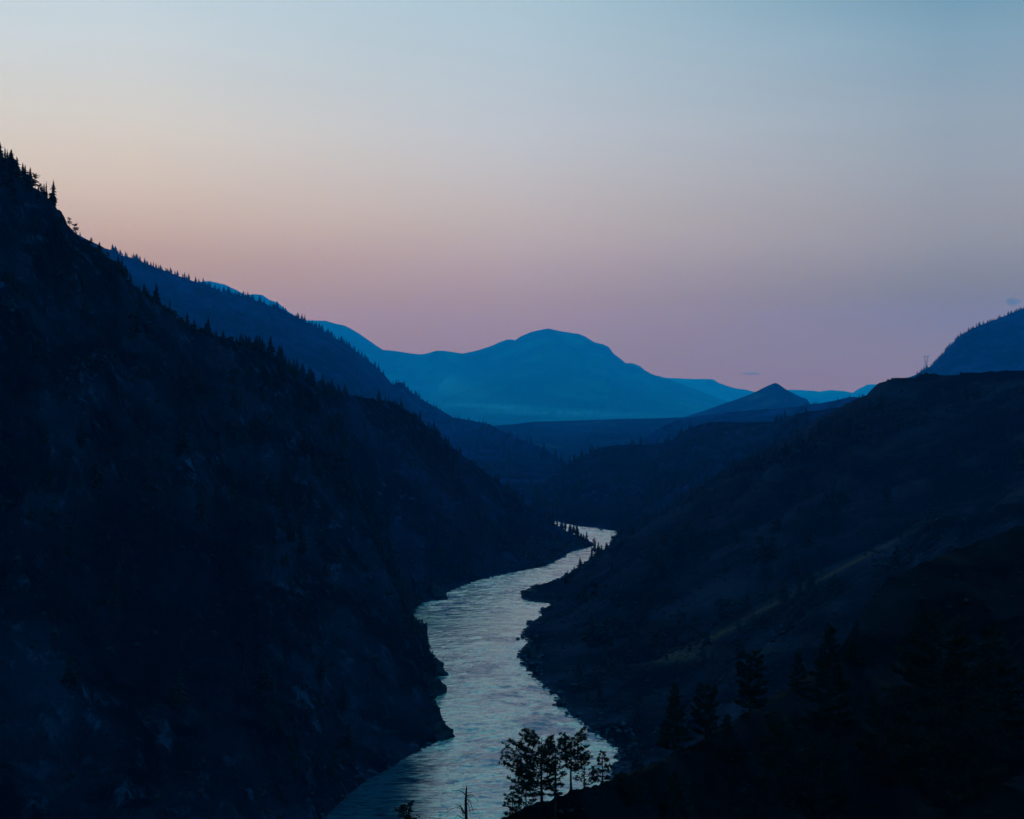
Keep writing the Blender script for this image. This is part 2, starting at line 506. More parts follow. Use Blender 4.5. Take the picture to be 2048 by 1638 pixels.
hill('middle_right_hill', M_MIDL, [
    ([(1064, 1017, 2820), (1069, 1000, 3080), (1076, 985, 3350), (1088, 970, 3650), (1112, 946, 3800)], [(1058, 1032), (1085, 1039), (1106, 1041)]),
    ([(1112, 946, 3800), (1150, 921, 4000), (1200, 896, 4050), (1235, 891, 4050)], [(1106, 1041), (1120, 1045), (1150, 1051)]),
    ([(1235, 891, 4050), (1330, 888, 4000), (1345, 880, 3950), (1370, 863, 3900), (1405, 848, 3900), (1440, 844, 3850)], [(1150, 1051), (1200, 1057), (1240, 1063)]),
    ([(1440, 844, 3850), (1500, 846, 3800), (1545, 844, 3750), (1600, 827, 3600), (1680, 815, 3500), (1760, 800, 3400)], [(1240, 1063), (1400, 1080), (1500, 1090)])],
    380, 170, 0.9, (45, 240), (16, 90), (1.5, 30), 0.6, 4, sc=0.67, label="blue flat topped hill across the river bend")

hill('mesa', M_MESA, [
    ([(860, 868, 7300), (980, 852, 7400), (1022, 849, 7500), (1070, 843, 7500), (1150, 841, 7500), (1250, 838, 7500), (1330, 836, 7500), (1380, 834, 7500),
      (1440, 830, 7500), (1520, 826, 7500), (1700, 818, 7500)], [(860, 915, 4250), (1700, 915, 4250)])],
    220, 60, 0.6, (60, 350), (12, 120), (1.0, 200), 0.4, 5, under=False, label="long level bench of land beyond the gorge")

hill('pointed_hill', M_MESA, [
    ([(1250, 845, 9500), (1370, 834, 9500), (1420, 817, 9500), (1460, 803, 9500), (1500, 789, 9500), (1530, 774, 9500), (1543, 768, 9500), (1549, 766, 9500),
      (1556, 768, 9500), (1575, 781, 9500), (1600, 793, 9500), (1614, 798, 9500), (1623, 811, 9500), (1640, 815, 9500), (1750, 818, 9500)],
     [(1250, 850, 8200), (1750, 850, 8200)])], 220, 50, 1.1, (14, 250), (8, 120), (2.0, 120), 0.4, 6, under=False,
    label="small blue hill with a pointed top above the bench")

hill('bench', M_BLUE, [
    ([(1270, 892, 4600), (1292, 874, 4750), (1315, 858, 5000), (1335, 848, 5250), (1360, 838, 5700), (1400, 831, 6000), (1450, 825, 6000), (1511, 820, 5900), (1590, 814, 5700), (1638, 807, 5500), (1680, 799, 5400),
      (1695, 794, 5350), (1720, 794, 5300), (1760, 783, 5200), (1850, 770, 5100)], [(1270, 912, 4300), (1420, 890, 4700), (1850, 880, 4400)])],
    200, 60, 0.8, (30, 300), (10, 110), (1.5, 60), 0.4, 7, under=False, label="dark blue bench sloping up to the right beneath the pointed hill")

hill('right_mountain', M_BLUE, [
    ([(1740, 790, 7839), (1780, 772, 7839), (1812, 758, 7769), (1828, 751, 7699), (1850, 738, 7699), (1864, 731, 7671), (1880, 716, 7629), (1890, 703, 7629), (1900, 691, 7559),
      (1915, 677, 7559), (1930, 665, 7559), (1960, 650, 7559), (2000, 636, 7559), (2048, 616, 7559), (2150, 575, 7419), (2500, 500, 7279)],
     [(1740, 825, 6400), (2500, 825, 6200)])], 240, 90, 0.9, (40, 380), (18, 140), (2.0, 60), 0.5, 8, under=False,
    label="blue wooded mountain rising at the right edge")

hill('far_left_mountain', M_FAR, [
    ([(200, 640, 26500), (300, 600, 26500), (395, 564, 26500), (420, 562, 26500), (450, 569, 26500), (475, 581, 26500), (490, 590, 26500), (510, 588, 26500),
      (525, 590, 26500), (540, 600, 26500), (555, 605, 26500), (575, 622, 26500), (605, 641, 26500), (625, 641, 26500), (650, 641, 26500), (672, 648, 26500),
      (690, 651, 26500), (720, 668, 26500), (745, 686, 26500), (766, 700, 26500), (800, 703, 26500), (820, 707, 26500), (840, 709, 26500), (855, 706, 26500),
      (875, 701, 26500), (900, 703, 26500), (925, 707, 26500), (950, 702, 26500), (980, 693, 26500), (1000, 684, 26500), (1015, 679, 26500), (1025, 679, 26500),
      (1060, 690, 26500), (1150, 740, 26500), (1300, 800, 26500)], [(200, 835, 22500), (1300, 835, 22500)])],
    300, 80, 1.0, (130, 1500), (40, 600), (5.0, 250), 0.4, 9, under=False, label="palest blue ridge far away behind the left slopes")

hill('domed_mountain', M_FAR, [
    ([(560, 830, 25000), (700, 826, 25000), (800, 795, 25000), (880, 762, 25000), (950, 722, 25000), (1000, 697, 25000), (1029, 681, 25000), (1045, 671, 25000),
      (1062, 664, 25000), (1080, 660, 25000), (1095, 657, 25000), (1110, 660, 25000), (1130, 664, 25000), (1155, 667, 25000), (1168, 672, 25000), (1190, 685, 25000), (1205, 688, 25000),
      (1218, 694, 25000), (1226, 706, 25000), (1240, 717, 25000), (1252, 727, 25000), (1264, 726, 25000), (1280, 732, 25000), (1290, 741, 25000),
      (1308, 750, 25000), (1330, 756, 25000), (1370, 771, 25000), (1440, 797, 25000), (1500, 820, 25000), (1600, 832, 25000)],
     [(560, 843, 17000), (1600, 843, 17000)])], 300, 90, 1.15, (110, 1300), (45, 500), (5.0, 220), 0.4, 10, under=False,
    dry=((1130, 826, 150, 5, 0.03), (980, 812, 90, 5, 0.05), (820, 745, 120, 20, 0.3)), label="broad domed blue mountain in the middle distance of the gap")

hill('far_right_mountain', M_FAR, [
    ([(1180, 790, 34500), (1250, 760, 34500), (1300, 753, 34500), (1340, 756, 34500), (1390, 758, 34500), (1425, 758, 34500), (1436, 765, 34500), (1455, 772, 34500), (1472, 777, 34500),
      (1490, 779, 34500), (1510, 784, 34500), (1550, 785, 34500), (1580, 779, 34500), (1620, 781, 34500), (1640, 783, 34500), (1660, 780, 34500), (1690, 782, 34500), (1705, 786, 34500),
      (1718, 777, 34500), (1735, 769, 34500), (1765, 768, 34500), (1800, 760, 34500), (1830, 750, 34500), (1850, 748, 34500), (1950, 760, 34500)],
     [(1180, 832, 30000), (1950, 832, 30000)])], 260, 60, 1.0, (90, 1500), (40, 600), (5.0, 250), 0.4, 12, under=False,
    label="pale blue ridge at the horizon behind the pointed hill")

hill('right_hill', M_RIGHT, [
    ([(1238, 1064, 2880), (1260, 1055, 2870), (1290, 1041, 2850), (1330, 1013, 2800), (1375, 985, 2750), (1416, 963, 2700)],
     [(1238, 1066), (1230, 1075), (1222, 1088), (1197, 1110), (1180, 1124), (1163, 1131)]),
    ([(1416, 963, 2700), (1463, 932, 2650), (1505, 915, 2630), (1552, 890, 2600), (1603, 859, 2500)],
     [(1163, 1131), (1130, 1152), (1100, 1168), (1090, 1174), (1060, 1178), (1042, 1185)]),
    ([(1603, 859, 2500), (1654, 831, 2450), (1685, 815, 2400), (1717, 798, 2380), (1746, 790, 2360), (1752, 783, 2350)],
     [(1042, 1185), (1042, 1193), (1055, 1201), (1088, 1204), (1105, 1209), (1080, 1222), (1085, 1232), (1062, 1245)]),
    ([(1752, 783, 2350), (1756, 769, 2345), (1765, 766, 2340), (1775, 763, 2330), (1790, 758, 2320), (1832, 757, 2300), (1838, 751, 2290), (1872, 749, 2280), (1877, 753, 2270),
      (1918, 752, 2240), (1924, 748, 2230), (1960, 747, 2210), (2000, 744, 2180), (2048, 743, 2150), (2300, 736, 2000), (2700, 700, 1700)],
     [(1062, 1245), (1045, 1270), (1060, 1285), (1047, 1297), (1100, 1330), (1400, 1400)])],
    520, 380, 1.05, (30, 130), (7, 60), (0.9, 16), 0.7, 13, sc=0.6, label="large dark grassy hill on the right bank")

hill('right_spur', M_RBANK, [
    ([(1072, 1299, 1478), (1110, 1313, 1430), (1160, 1325, 1410), (1220, 1331, 1400), (1291, 1322, 1390)],
     [(1048, 1297), (1040, 1312), (1048, 1328), (1060, 1345)]),
    ([(1291, 1322, 1390), (1350, 1296, 1390), (1407, 1268, 1390), (1470, 1236, 1395), (1531, 1206, 1400)],
     [(1060, 1345), (1080, 1362), (1100, 1380), (1127, 1400), (1112, 1408), (1132, 1416), (1147, 1432), (1170, 1447)]),
    ([(1531, 1206, 1400), (1655, 1144, 1420), (1760, 1092, 1435), (1862, 1033, 1450)],
     [(1170, 1447), (1190, 1466), (1222, 1486), (1238, 1506), (1241, 1520), (1228, 1532), (1225, 1560)]),
    ([(1862, 1033, 1450), (1950, 985, 1465), (2048, 936, 1480), (2400, 800, 1500)], [(1225, 1560), (1260, 1700), (1500, 2000)])],
    420, 300, 1.0, (16, 90), (5, 40), (1.0, 16), 0.8, 14, sc=0.6, dry=((1345, 1312, 75, 13, -0.10), (1430, 1272, 70, 7, -0.45), (1540, 1212, 80, 5, -0.5), (1700, 1128, 120, 4, -0.52)), label="lower spur with pale dry grass above the right bank")

hill('near_hill', M_NEAR, [
    ([(560, 1960, 150), (760, 1800, 170), (900, 1692, 185), (985, 1648, 200), (1050, 1614, 215), (1120, 1590, 225), (1200, 1566, 245), (1254, 1548, 260),
      (1324, 1519, 275), (1378, 1490, 290), (1424, 1464, 300)], [('w', -70, 90, 165), ('w', 40, 120, 160)]),
    ([(1424, 1464, 300), (1510, 1415, 320), (1593, 1365, 335), (1655, 1331, 345), (1690, 1282, 370), (1730, 1212, 400), (1775, 1156, 420),
      (1840, 1128, 435), (1904, 1105, 450), (1978, 1073, 460), (2048, 1049, 470), (2500, 950, 450)], [('w', 40, 120, 160), ('w', 90, 130, 165), ('w', 190, 150, 180)])],
    420, 260, 1.0, (7, 38), (3.0, 16), (0.5, 5), 0.75, 15, under=False, sc=0.6, dry=((1290, 1537, 70, 5, -0.42), (1400, 1480, 60, 4, -0.5), (1580, 1378, 90, 5, -0.58)), label="near dark slope with pines at the lower right")

hill('near_bank', M_NEAR, [
    ([(1500, 2000, 60), (1660, 1800, 70), (1780, 1700, 72), (1880, 1645, 75), (1925, 1609, 78), (1980, 1572, 82), (2048, 1547, 88), (2400, 1430, 95)],
     [('w', 20, -12, 226), ('w', 70, -12, 228)])], 160, 100, 0.6, (0.5, 8), (0.8, 4), (0.15, 1.5), 0.9, 16, under=False,
    backz=60.0, sc=0.6, label="nearest grassy bank at the lower right corner")

# ------------------------------------------------------------------ ground sheet and river
gm = make_mesh('ground', [(-16000, -8000, -14), (16000, -8000, -14), (16000, 36400, -14), (-16000, 36400, -14)], np.array([[0, 1, 2, 3]]), M_FAR)
tag(link('ground', gm), None, None, None, 'structure')


def water_mat():
    m, n, l = new_mat("river_water")
    out = n.new('ShaderNodeOutputMaterial')
    bs = n.new('ShaderNodeBsdfPrincipled')
    bs.inputs['Base Color'].default_value = (0.15, 0.155, 0.16, 1)
    bs.inputs['IOR'].default_value = 1.5
    bs.inputs['Specular IOR Level'].default_value = 0.5
    tc = n.new('ShaderNodeTexCoord')
    vec = tc.outputs['Object']

    def mapped(sx, sy, rot=0.0):
        mp = n.new('ShaderNodeMapping')
        mp.inputs['Scale'].default_value = (sx, sy, 1)
        mp.inputs['Rotation'].default_value = (0, 0, rot)
        l.new(vec, mp.inputs[0])
        return mp.outputs[0]
    w2 = noise_node(n, l, mapped(0.12, 0.07, -0.2), 1.0, 5, 0.6, 1.2)       # boils
    w3 = noise_node(n, l, mapped(0.8, 0.42, 0.1), 1.0, 5, 0.65, 0.6)        # chop
    def bump(h, dist, prev=None, s=1.0):
        b = n.new('ShaderNodeBump')
        b.inputs['Strength'].default_value = s
        b.inputs['Distance'].default_value = dist
        l.new(h, b.inputs['Height'])
        if prev is not None:
            l.new(prev, b.inputs['Normal'])
        return b.outputs[0]
    nrm = bump(w3, 0.10, bump(w2, 0.45))
    l.new(nrm, bs.inputs['Normal'])
    # silt and froth carried in bands; near-black, barely reflecting zone of water below the left cliff
    st = noise_node(n, l, mapped(0.045, 0.16, 0.25), 1.0, 6, 0.68, 2.2)
    st2 = noise_node(n, l, mapped(0.16, 0.75, -0.12), 1.0, 5, 0.7, 1.0)
    sm = n.new('ShaderNodeMath'); sm.operation = 'MULTIPLY_ADD'
    l.new(st2, sm.inputs[0]); sm.inputs[1].default_value = 0.9
    l.new(st, sm.inputs[2])
    foam0 = maprange(n, l, sm.outputs[0], 0.86, 1.04, 0.0, 1.0)
    sa = n.new('ShaderNodeAttribute'); sa.attribute_name = 'slick'
    si = n.new('ShaderNodeMath'); si.operation = 'MULTIPLY_ADD'
    l.new(sa.outputs['Fac'], si.inputs[0]); si.inputs[1].default_value = -0.92; si.inputs[2].default_value = 1.0
    fm = n.new('ShaderNodeMath'); fm.operation = 'MULTIPLY'
    l.new(foam0, fm.inputs[0]); l.new(si.outputs[0], fm.inputs[1])
    foam = fm.outputs[0]
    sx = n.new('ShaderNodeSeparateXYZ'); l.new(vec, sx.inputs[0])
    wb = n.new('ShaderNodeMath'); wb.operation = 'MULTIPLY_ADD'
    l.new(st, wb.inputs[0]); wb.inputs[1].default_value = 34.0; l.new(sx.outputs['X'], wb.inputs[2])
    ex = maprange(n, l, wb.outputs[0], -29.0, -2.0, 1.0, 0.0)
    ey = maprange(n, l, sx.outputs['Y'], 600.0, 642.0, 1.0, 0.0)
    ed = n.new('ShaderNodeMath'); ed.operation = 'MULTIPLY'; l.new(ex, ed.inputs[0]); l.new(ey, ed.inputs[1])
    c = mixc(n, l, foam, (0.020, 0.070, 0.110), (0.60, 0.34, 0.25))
    darkc = mixc(n, l, maprange(n, l, sm.outputs[0], 0.75, 1.05, 0.0, 1.0), (0.001, 0.004, 0.009), (0.004, 0.030, 0.048))
    c = mixc(n, l, ed.outputs[0], c, darkc)
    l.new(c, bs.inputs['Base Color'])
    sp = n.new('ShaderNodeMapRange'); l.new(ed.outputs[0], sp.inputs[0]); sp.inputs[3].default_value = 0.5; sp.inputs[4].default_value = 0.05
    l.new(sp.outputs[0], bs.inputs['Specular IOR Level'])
    l.new(maprange(n, l, foam, 0.0, 1.0, 0.05, 0.20), bs.inputs['Roughness'])
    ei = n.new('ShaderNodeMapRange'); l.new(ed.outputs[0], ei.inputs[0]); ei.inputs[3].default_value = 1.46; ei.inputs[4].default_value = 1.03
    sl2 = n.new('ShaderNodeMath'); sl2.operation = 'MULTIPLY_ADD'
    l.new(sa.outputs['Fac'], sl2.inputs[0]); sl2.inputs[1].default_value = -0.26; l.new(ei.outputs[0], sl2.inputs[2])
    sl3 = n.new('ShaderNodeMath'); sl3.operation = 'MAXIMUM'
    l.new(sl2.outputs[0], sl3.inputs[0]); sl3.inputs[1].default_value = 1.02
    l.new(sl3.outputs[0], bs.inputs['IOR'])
    l.new(bs.outputs[0], out.inputs['Surface'])
    return m


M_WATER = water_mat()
uu = np.concatenate([np.linspace(-1.4, -0.20, 24, endpoint=False), np.linspace(-0.20, 0.10, 430), np.linspace(0.10, 0.5, 12)[1:]])
yy = np.concatenate([np.linspace(20, 440, 12, endpoint=False), np.exp(np.linspace(math.log(440), math.log(2150), 900)), np.linspace(2150, 3700, 20)[1:]])
uu, gy = np.meshgrid(uu, yy, indexing='ij')
gx = uu * gy
# standing waves and long slanting rips that the current draws across the stream
cx = np.interp(gy, [440, 520, 600, 700, 850, 1000, 1150, 1300, 1450, 1600, 1800], [-30, -10, 0, -8, -14, -12, -10, 40, 80, 90, 90])
fl = gy + 0.35 * np.abs(gx - cx)
wob = 6 * fbm(gx / 45, gy / 60, 3, 501)
wz = 0.20 * fbm((gx + wob) / 11.0, (fl + wob) / 5.0, 3, 510, 0.55)
wz += 0.30 * fbm(gx / 34.0, (fl + wob) / 9.0, 2, 520) * np.clip(0.5 + 1.2 * fbm(gx / 80.0, gy / 120.0, 2, 530), 0, 1.4)
wz += 0.07 * fbm(gx / 2.6, gy / 1.7, 3, 540, 0.6)
wob2 = 14 * fbm(gx / 30, gy / 55, 3, 505)
slick = fbm((fl + wob2) / 20.0, (gx + 0.3 * wob2) / 32.0, 5, 560, 0.62) + 0.5 * fbm((gy - 0.25 * gx + wob) / 9.0, gx / 16.0, 4, 570, 0.6)
slick = np.clip((slick - 0.02) * 3.0, 0, 1) * np.clip(0.75 + 1.3 * fbm(gx / 75.0, gy / 140.0, 2, 580), 0, 1)
wz *= 1.9 * np.clip((2400 - gy) / 300, 0, 1) * (1 - 0.75 * np.exp(-((gy - 1000) / 90) ** 2)) * (1 - 0.6 * np.exp(-((gy - 1500) / 90) ** 2))
wz *= np.where((gx < -27) & (gy < 620), 0.35, 1.0)
wv = np.stack([gx, gy, wz], -1).reshape(-1, 3)
nu_, nv_ = gx.shape
wi = np.arange(nu_ * nv_).reshape(nu_, nv_)
wq = np.stack([wi[:-1, :-1], wi[1:, :-1], wi[1:, 1:], wi[:-1, 1:]], -1).reshape(-1, 4)
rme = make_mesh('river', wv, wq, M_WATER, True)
ra = rme.attributes.new('slick', 'FLOAT', 'POINT')
ra.data.foreach_set('value', slick.astype(np.float32).ravel())
tag(link('river', rme), None, None, None, 'structure')

# ------------------------------------------------------------------ where things stand
sys_v, sys_f, off = [], [], 0
for nm, h in HILLS.items():
    G = h['G'][::2, ::2]
    a, b = G.shape[:2]
    idx = np.arange(a * b).reshape(a, b) + off
    sys_v.append(G.reshape(-1, 3))
    sys_f.append(np.stack([idx[:-1, :-1], idx[:-1, 1:], idx[1:, 1:], idx[1:, :-1]], -1).reshape(-1, 4))
    off += a * b
BVH = BVHTree.FromPolygons(np.concatenate(sys_v).tolist(), np.concatenate(sys_f).tolist())
CAMV = Vector((0, 0, CAMZ))


def seen(p, slack=0.02):
    v = Vector(p) - CAMV
    d = v.length
    hit = BVH.ray_cast(CAMV, v.normalized(), d)
    return hit[0] is None or hit[3] > d * (1 - slack)


def at(hname, px, py):
    h = HILLS[hname]
    d = (h['px'] - px) ** 2 + (h['py'] - py) ** 2
    i = np.unravel_index(np.argmin(d), d.shape)
    return h['P'][i].copy()


def on_crest(hname, px):
    h = HILLS[hname]
    cpx = h['px'][:, 0]
    i = int(np.argmin(np.abs(cpx - px)))
    return h['P'][i, 0].copy()


# ------------------------------------------------------------------ trees
def tube(V, F, pts, rads, sides=6):
    """tapering round member along pts, appended to V and F (quads)"""
    pts = [np.array(p, float) for p in pts]
    base = len(V)
    for i, p in enumerate(pts):
        d = pts[min(i + 1, len(pts) - 1)] - pts[max(i - 1, 0)]
        d /= np.linalg.norm(d) + 1e-9
        u = np.cross(d, (0.3, 0.2, 1.0)) if abs(d[2]) < 0.9 else np.cross(d, (1.0, 0.1, 0))
        u /= np.linalg.norm(u) + 1e-9
        w = np.cross(d, u)
        for k in range(sides):
            a = 2 * math.pi * k / sides
            V.append(p + rads[i] * (math.cos(a) * u + math.sin(a) * w))
    for i in range(len(pts) - 1):
        for k in range(sides):
            a, b = base + i * sides + k, base + i * sides + (k + 1) % sides
            F.append((a, b, b + sides, a + sides))


def tris(V, F):
    return np.array(V), np.array(F)


def conifer_parts(seed, tiers=12, pts=9, width=0.17, base=0.06, ragged=0.35, top_pow=1.0):
    """unit-height fir: trunk quads and a crown of drooping ragged branch sprays (triangles)"""
    r = random.Random(seed)
    TV, TF = [], []
    tube(TV, TF, [(0, 0, -0.03), (0, 0, 0.5), (0.003, 0, 0.97)], [0.016, 0.010, 0.002], 5)
    V, F = [], []
    for t in range(tiers):
        f = t / (tiers - 1)
        z = base + (1 - base) * (f ** 0.92)
        R = width * (1 - f) ** top_pow * (1.0 - 0.35 * max(0, 0.15 - f) / 0.15) + 0.008
        n = max(5, int(pts * (1 - 0.4 * f)))
        a0 = r.random() * 6.28
        for k in range(n):
            if r.random() < 0.10:
                continue
            a = a0 + 6.283 * (k + r.uniform(-.3, .3)) / n
            L = R * r.uniform(1 - ragged, 1 + ragged * 0.7)
            wd = L * r.uniform(0.35, 0.6) + 0.006
            dz = -L * r.uniform(0.25, 0.75)
            th = 0.020 * (1.2 - f)
            ca, sa = math.cos(a), math.sin(a)
            b = len(V)
            V += [(0, 0, z + th), (ca * L * .55 - sa * wd * .5, sa * L * .55 + ca * wd * .5, z + dz * .4),
                  (ca * L, sa * L, z + dz), (ca * L * .55 + sa * wd * .5, sa * L * .55 - ca * wd * .5, z + dz * .4 - th * .3),
                  (ca * L * .4, sa * L * .4, z + dz * .8 - th)]
            F += [(b, b + 1, b + 2), (b, b + 2, b + 3), (b + 1, b + 4, b + 2), (b + 4, b + 3, b + 2), (b, b + 4, b + 1), (b, b + 3, b + 4)]
    # dark heart of the crown, jagged
    for t in range(tiers):
        f = t / tiers
        z = base + (1 - base) * f
        R = width * 0.5 * (1 - f) ** top_pow + 0.006
        b = len(V)
        n = 7
        for k in range(n):
            a = 6.283 * (k + r.uniform(-.2, .2)) / n
            q = R * r.uniform(.6, 1.25)
            V.append((q * math.cos(a), q * math.sin(a), z - R * .25 * r.random()))
        V.append((0, 0, z + (1 - base) / tiers * 1.7))
        F += [(b + k, b + (k + 1) % n, b + n) for k in range(n)]
    b = len(V)
    V += [(0.008, 0, .93), (-.006, .006, .93), (-.004, -.007, .93), (0, 0, 1.0)]
    F += [(b, b + 1, b + 3), (b + 1, b + 2, b + 3), (b + 2, b, b + 3)]
    return (np.array(TV), np.array(TF)), (np.array(V), np.array(F))


def roundtree_parts(seed, squat=1.0):
    """unit-height open crowned ponderosa or juniper seen small: trunk plus clumps of foliage faces"""
    r = random.Random(seed)
    TV, TF = [], []
    lean = r.uniform(-.08, .08)
    tube(TV, TF, [(0, 0, -0.03), (lean * .5, 0, 0.4), (lean, 0, 0.9)], [0.022, 0.015, 0.005], 5)
    V, F = [], []
    for c in range(16):
        z = r.uniform(0.32, 0.95)
        rad = 0.24 * squat * math.sin(min(1, (1.05 - z) * 1.6) * 1.57)
        a = r.random() * 6.28
        d = rad * r.uniform(0.2, 1.0)
        cx, cy = lean * z + d * math.cos(a), d * math.sin(a)
        tube(TV, TF, [(lean * z, 0, z - .08), (cx, cy, z)], [0.007, 0.003], 3)
        s = r.uniform(.05, .10)
        for k in range(14):
            p = np.array([cx + r.gauss(0, s * .6), cy + r.gauss(0, s * .6), z + r.gauss(0, s * .38)])
            b = len(V)
            for q in range(3):
                V.append(tuple(p + np.array([r.gauss(0, .052), r.gauss(0, .052), r.gauss(0, .042)])))
            F.append((b, b + 1, b + 2))
    return (np.array(TV), np.array(TF)), (np.array(V), np.array(F))


def snag_parts(seed):
    r = random.Random(seed)
    TV, TF = [], []
    tube(TV, TF, [(0, 0, -0.03), (0.005, 0, 0.5), (-0.004, 0, 1.0)], [0.020, 0.014, 0.003], 5)
    BV, BF = [], []
    for k in range(14):
        z = r.uniform(0.3, 0.95)
        a = r.random() * 6.28
        L = 0.13 * (1.1 - z) + 0.03
        tube(BV, BF, [(0, 0, z), (L * .6 * math.cos(a), L * .6 * math.sin(a), z + .01), (L * math.cos(a), L * math.sin(a), z - 0.02)], [0.006, 0.004, 0.002], 3)
    return (np.array(TV), np.array(TF)), (np.array(BV), np.array(BF))


TEMPL = {}
for k in range(6):
    (tv, tf), (cv, cf) = conifer_parts(100 + k, tiers=13 + k % 3, pts=9, width=(0.25, 0.29, 0.22, 0.34, 0.26, 0.30)[k], ragged=0.5, top_pow=0.8, base=(0.05, 0.1, 0.16, 0.04, 0.08, 0.22)[k])
    TEMPL['fir%d' % k] = (tv, tf, cv, cf, 'crown', M_FIR)
for k in range(4):
    (tv, tf), (cv, cf) = roundtree_parts(200 + k, (1.0, 1.3, 0.9, 1.6)[k])
    TEMPL['round%d' % k] = (tv, tf, cv, cf, 'crown', M_FIR)
for k in range(2):
    (tv, tf), (cv, cf) = snag_parts(300 + k)
    TEMPL['snag%d' % k] = (tv, tf, cv, cf, 'branches', M_BARK)
TMESH = {}
for k, (tv, tf, cv, cf, part, cm) in TEMPL.items():
    TMESH[k] = (make_mesh('trunk', tv, tf, M_BARK), make_mesh(part, cv, cf, cm), part)
LOWV = {}
for k in range(4):
    (tv, tf), (cv, cf) = conifer_parts(400 + k, tiers=8, pts=6, width=(0.26, 0.34, 0.23, 0.30)[k], ragged=0.5, top_pow=0.8)
    LOWV[k] = (cv, cf)


def place_tree(kind, loc, h, label, group=None, wide=1.0, lean=0.0, name=None):
    tr, cr, part = TMESH[kind]
    nm = name or ('dead_tree' if kind.startswith('snag') else ('pine_tree' if kind.startswith('round') else 'fir_tree'))
    e = empty(nm, (loc[0], loc[1], loc[2] - 0.02 * h), label, 'tree', group)
    e.rotation_euler = (random.uniform(-.03, .03), lean, random.uniform(0, 6.28) if lean == 0 else random.choice((0.0, 3.14159)) * 0)
    e.scale = (h * wide, h * wide, h)
    link('trunk', tr, e)
    link(part, cr, e)
    return e


COUNT = {'tree': 0}
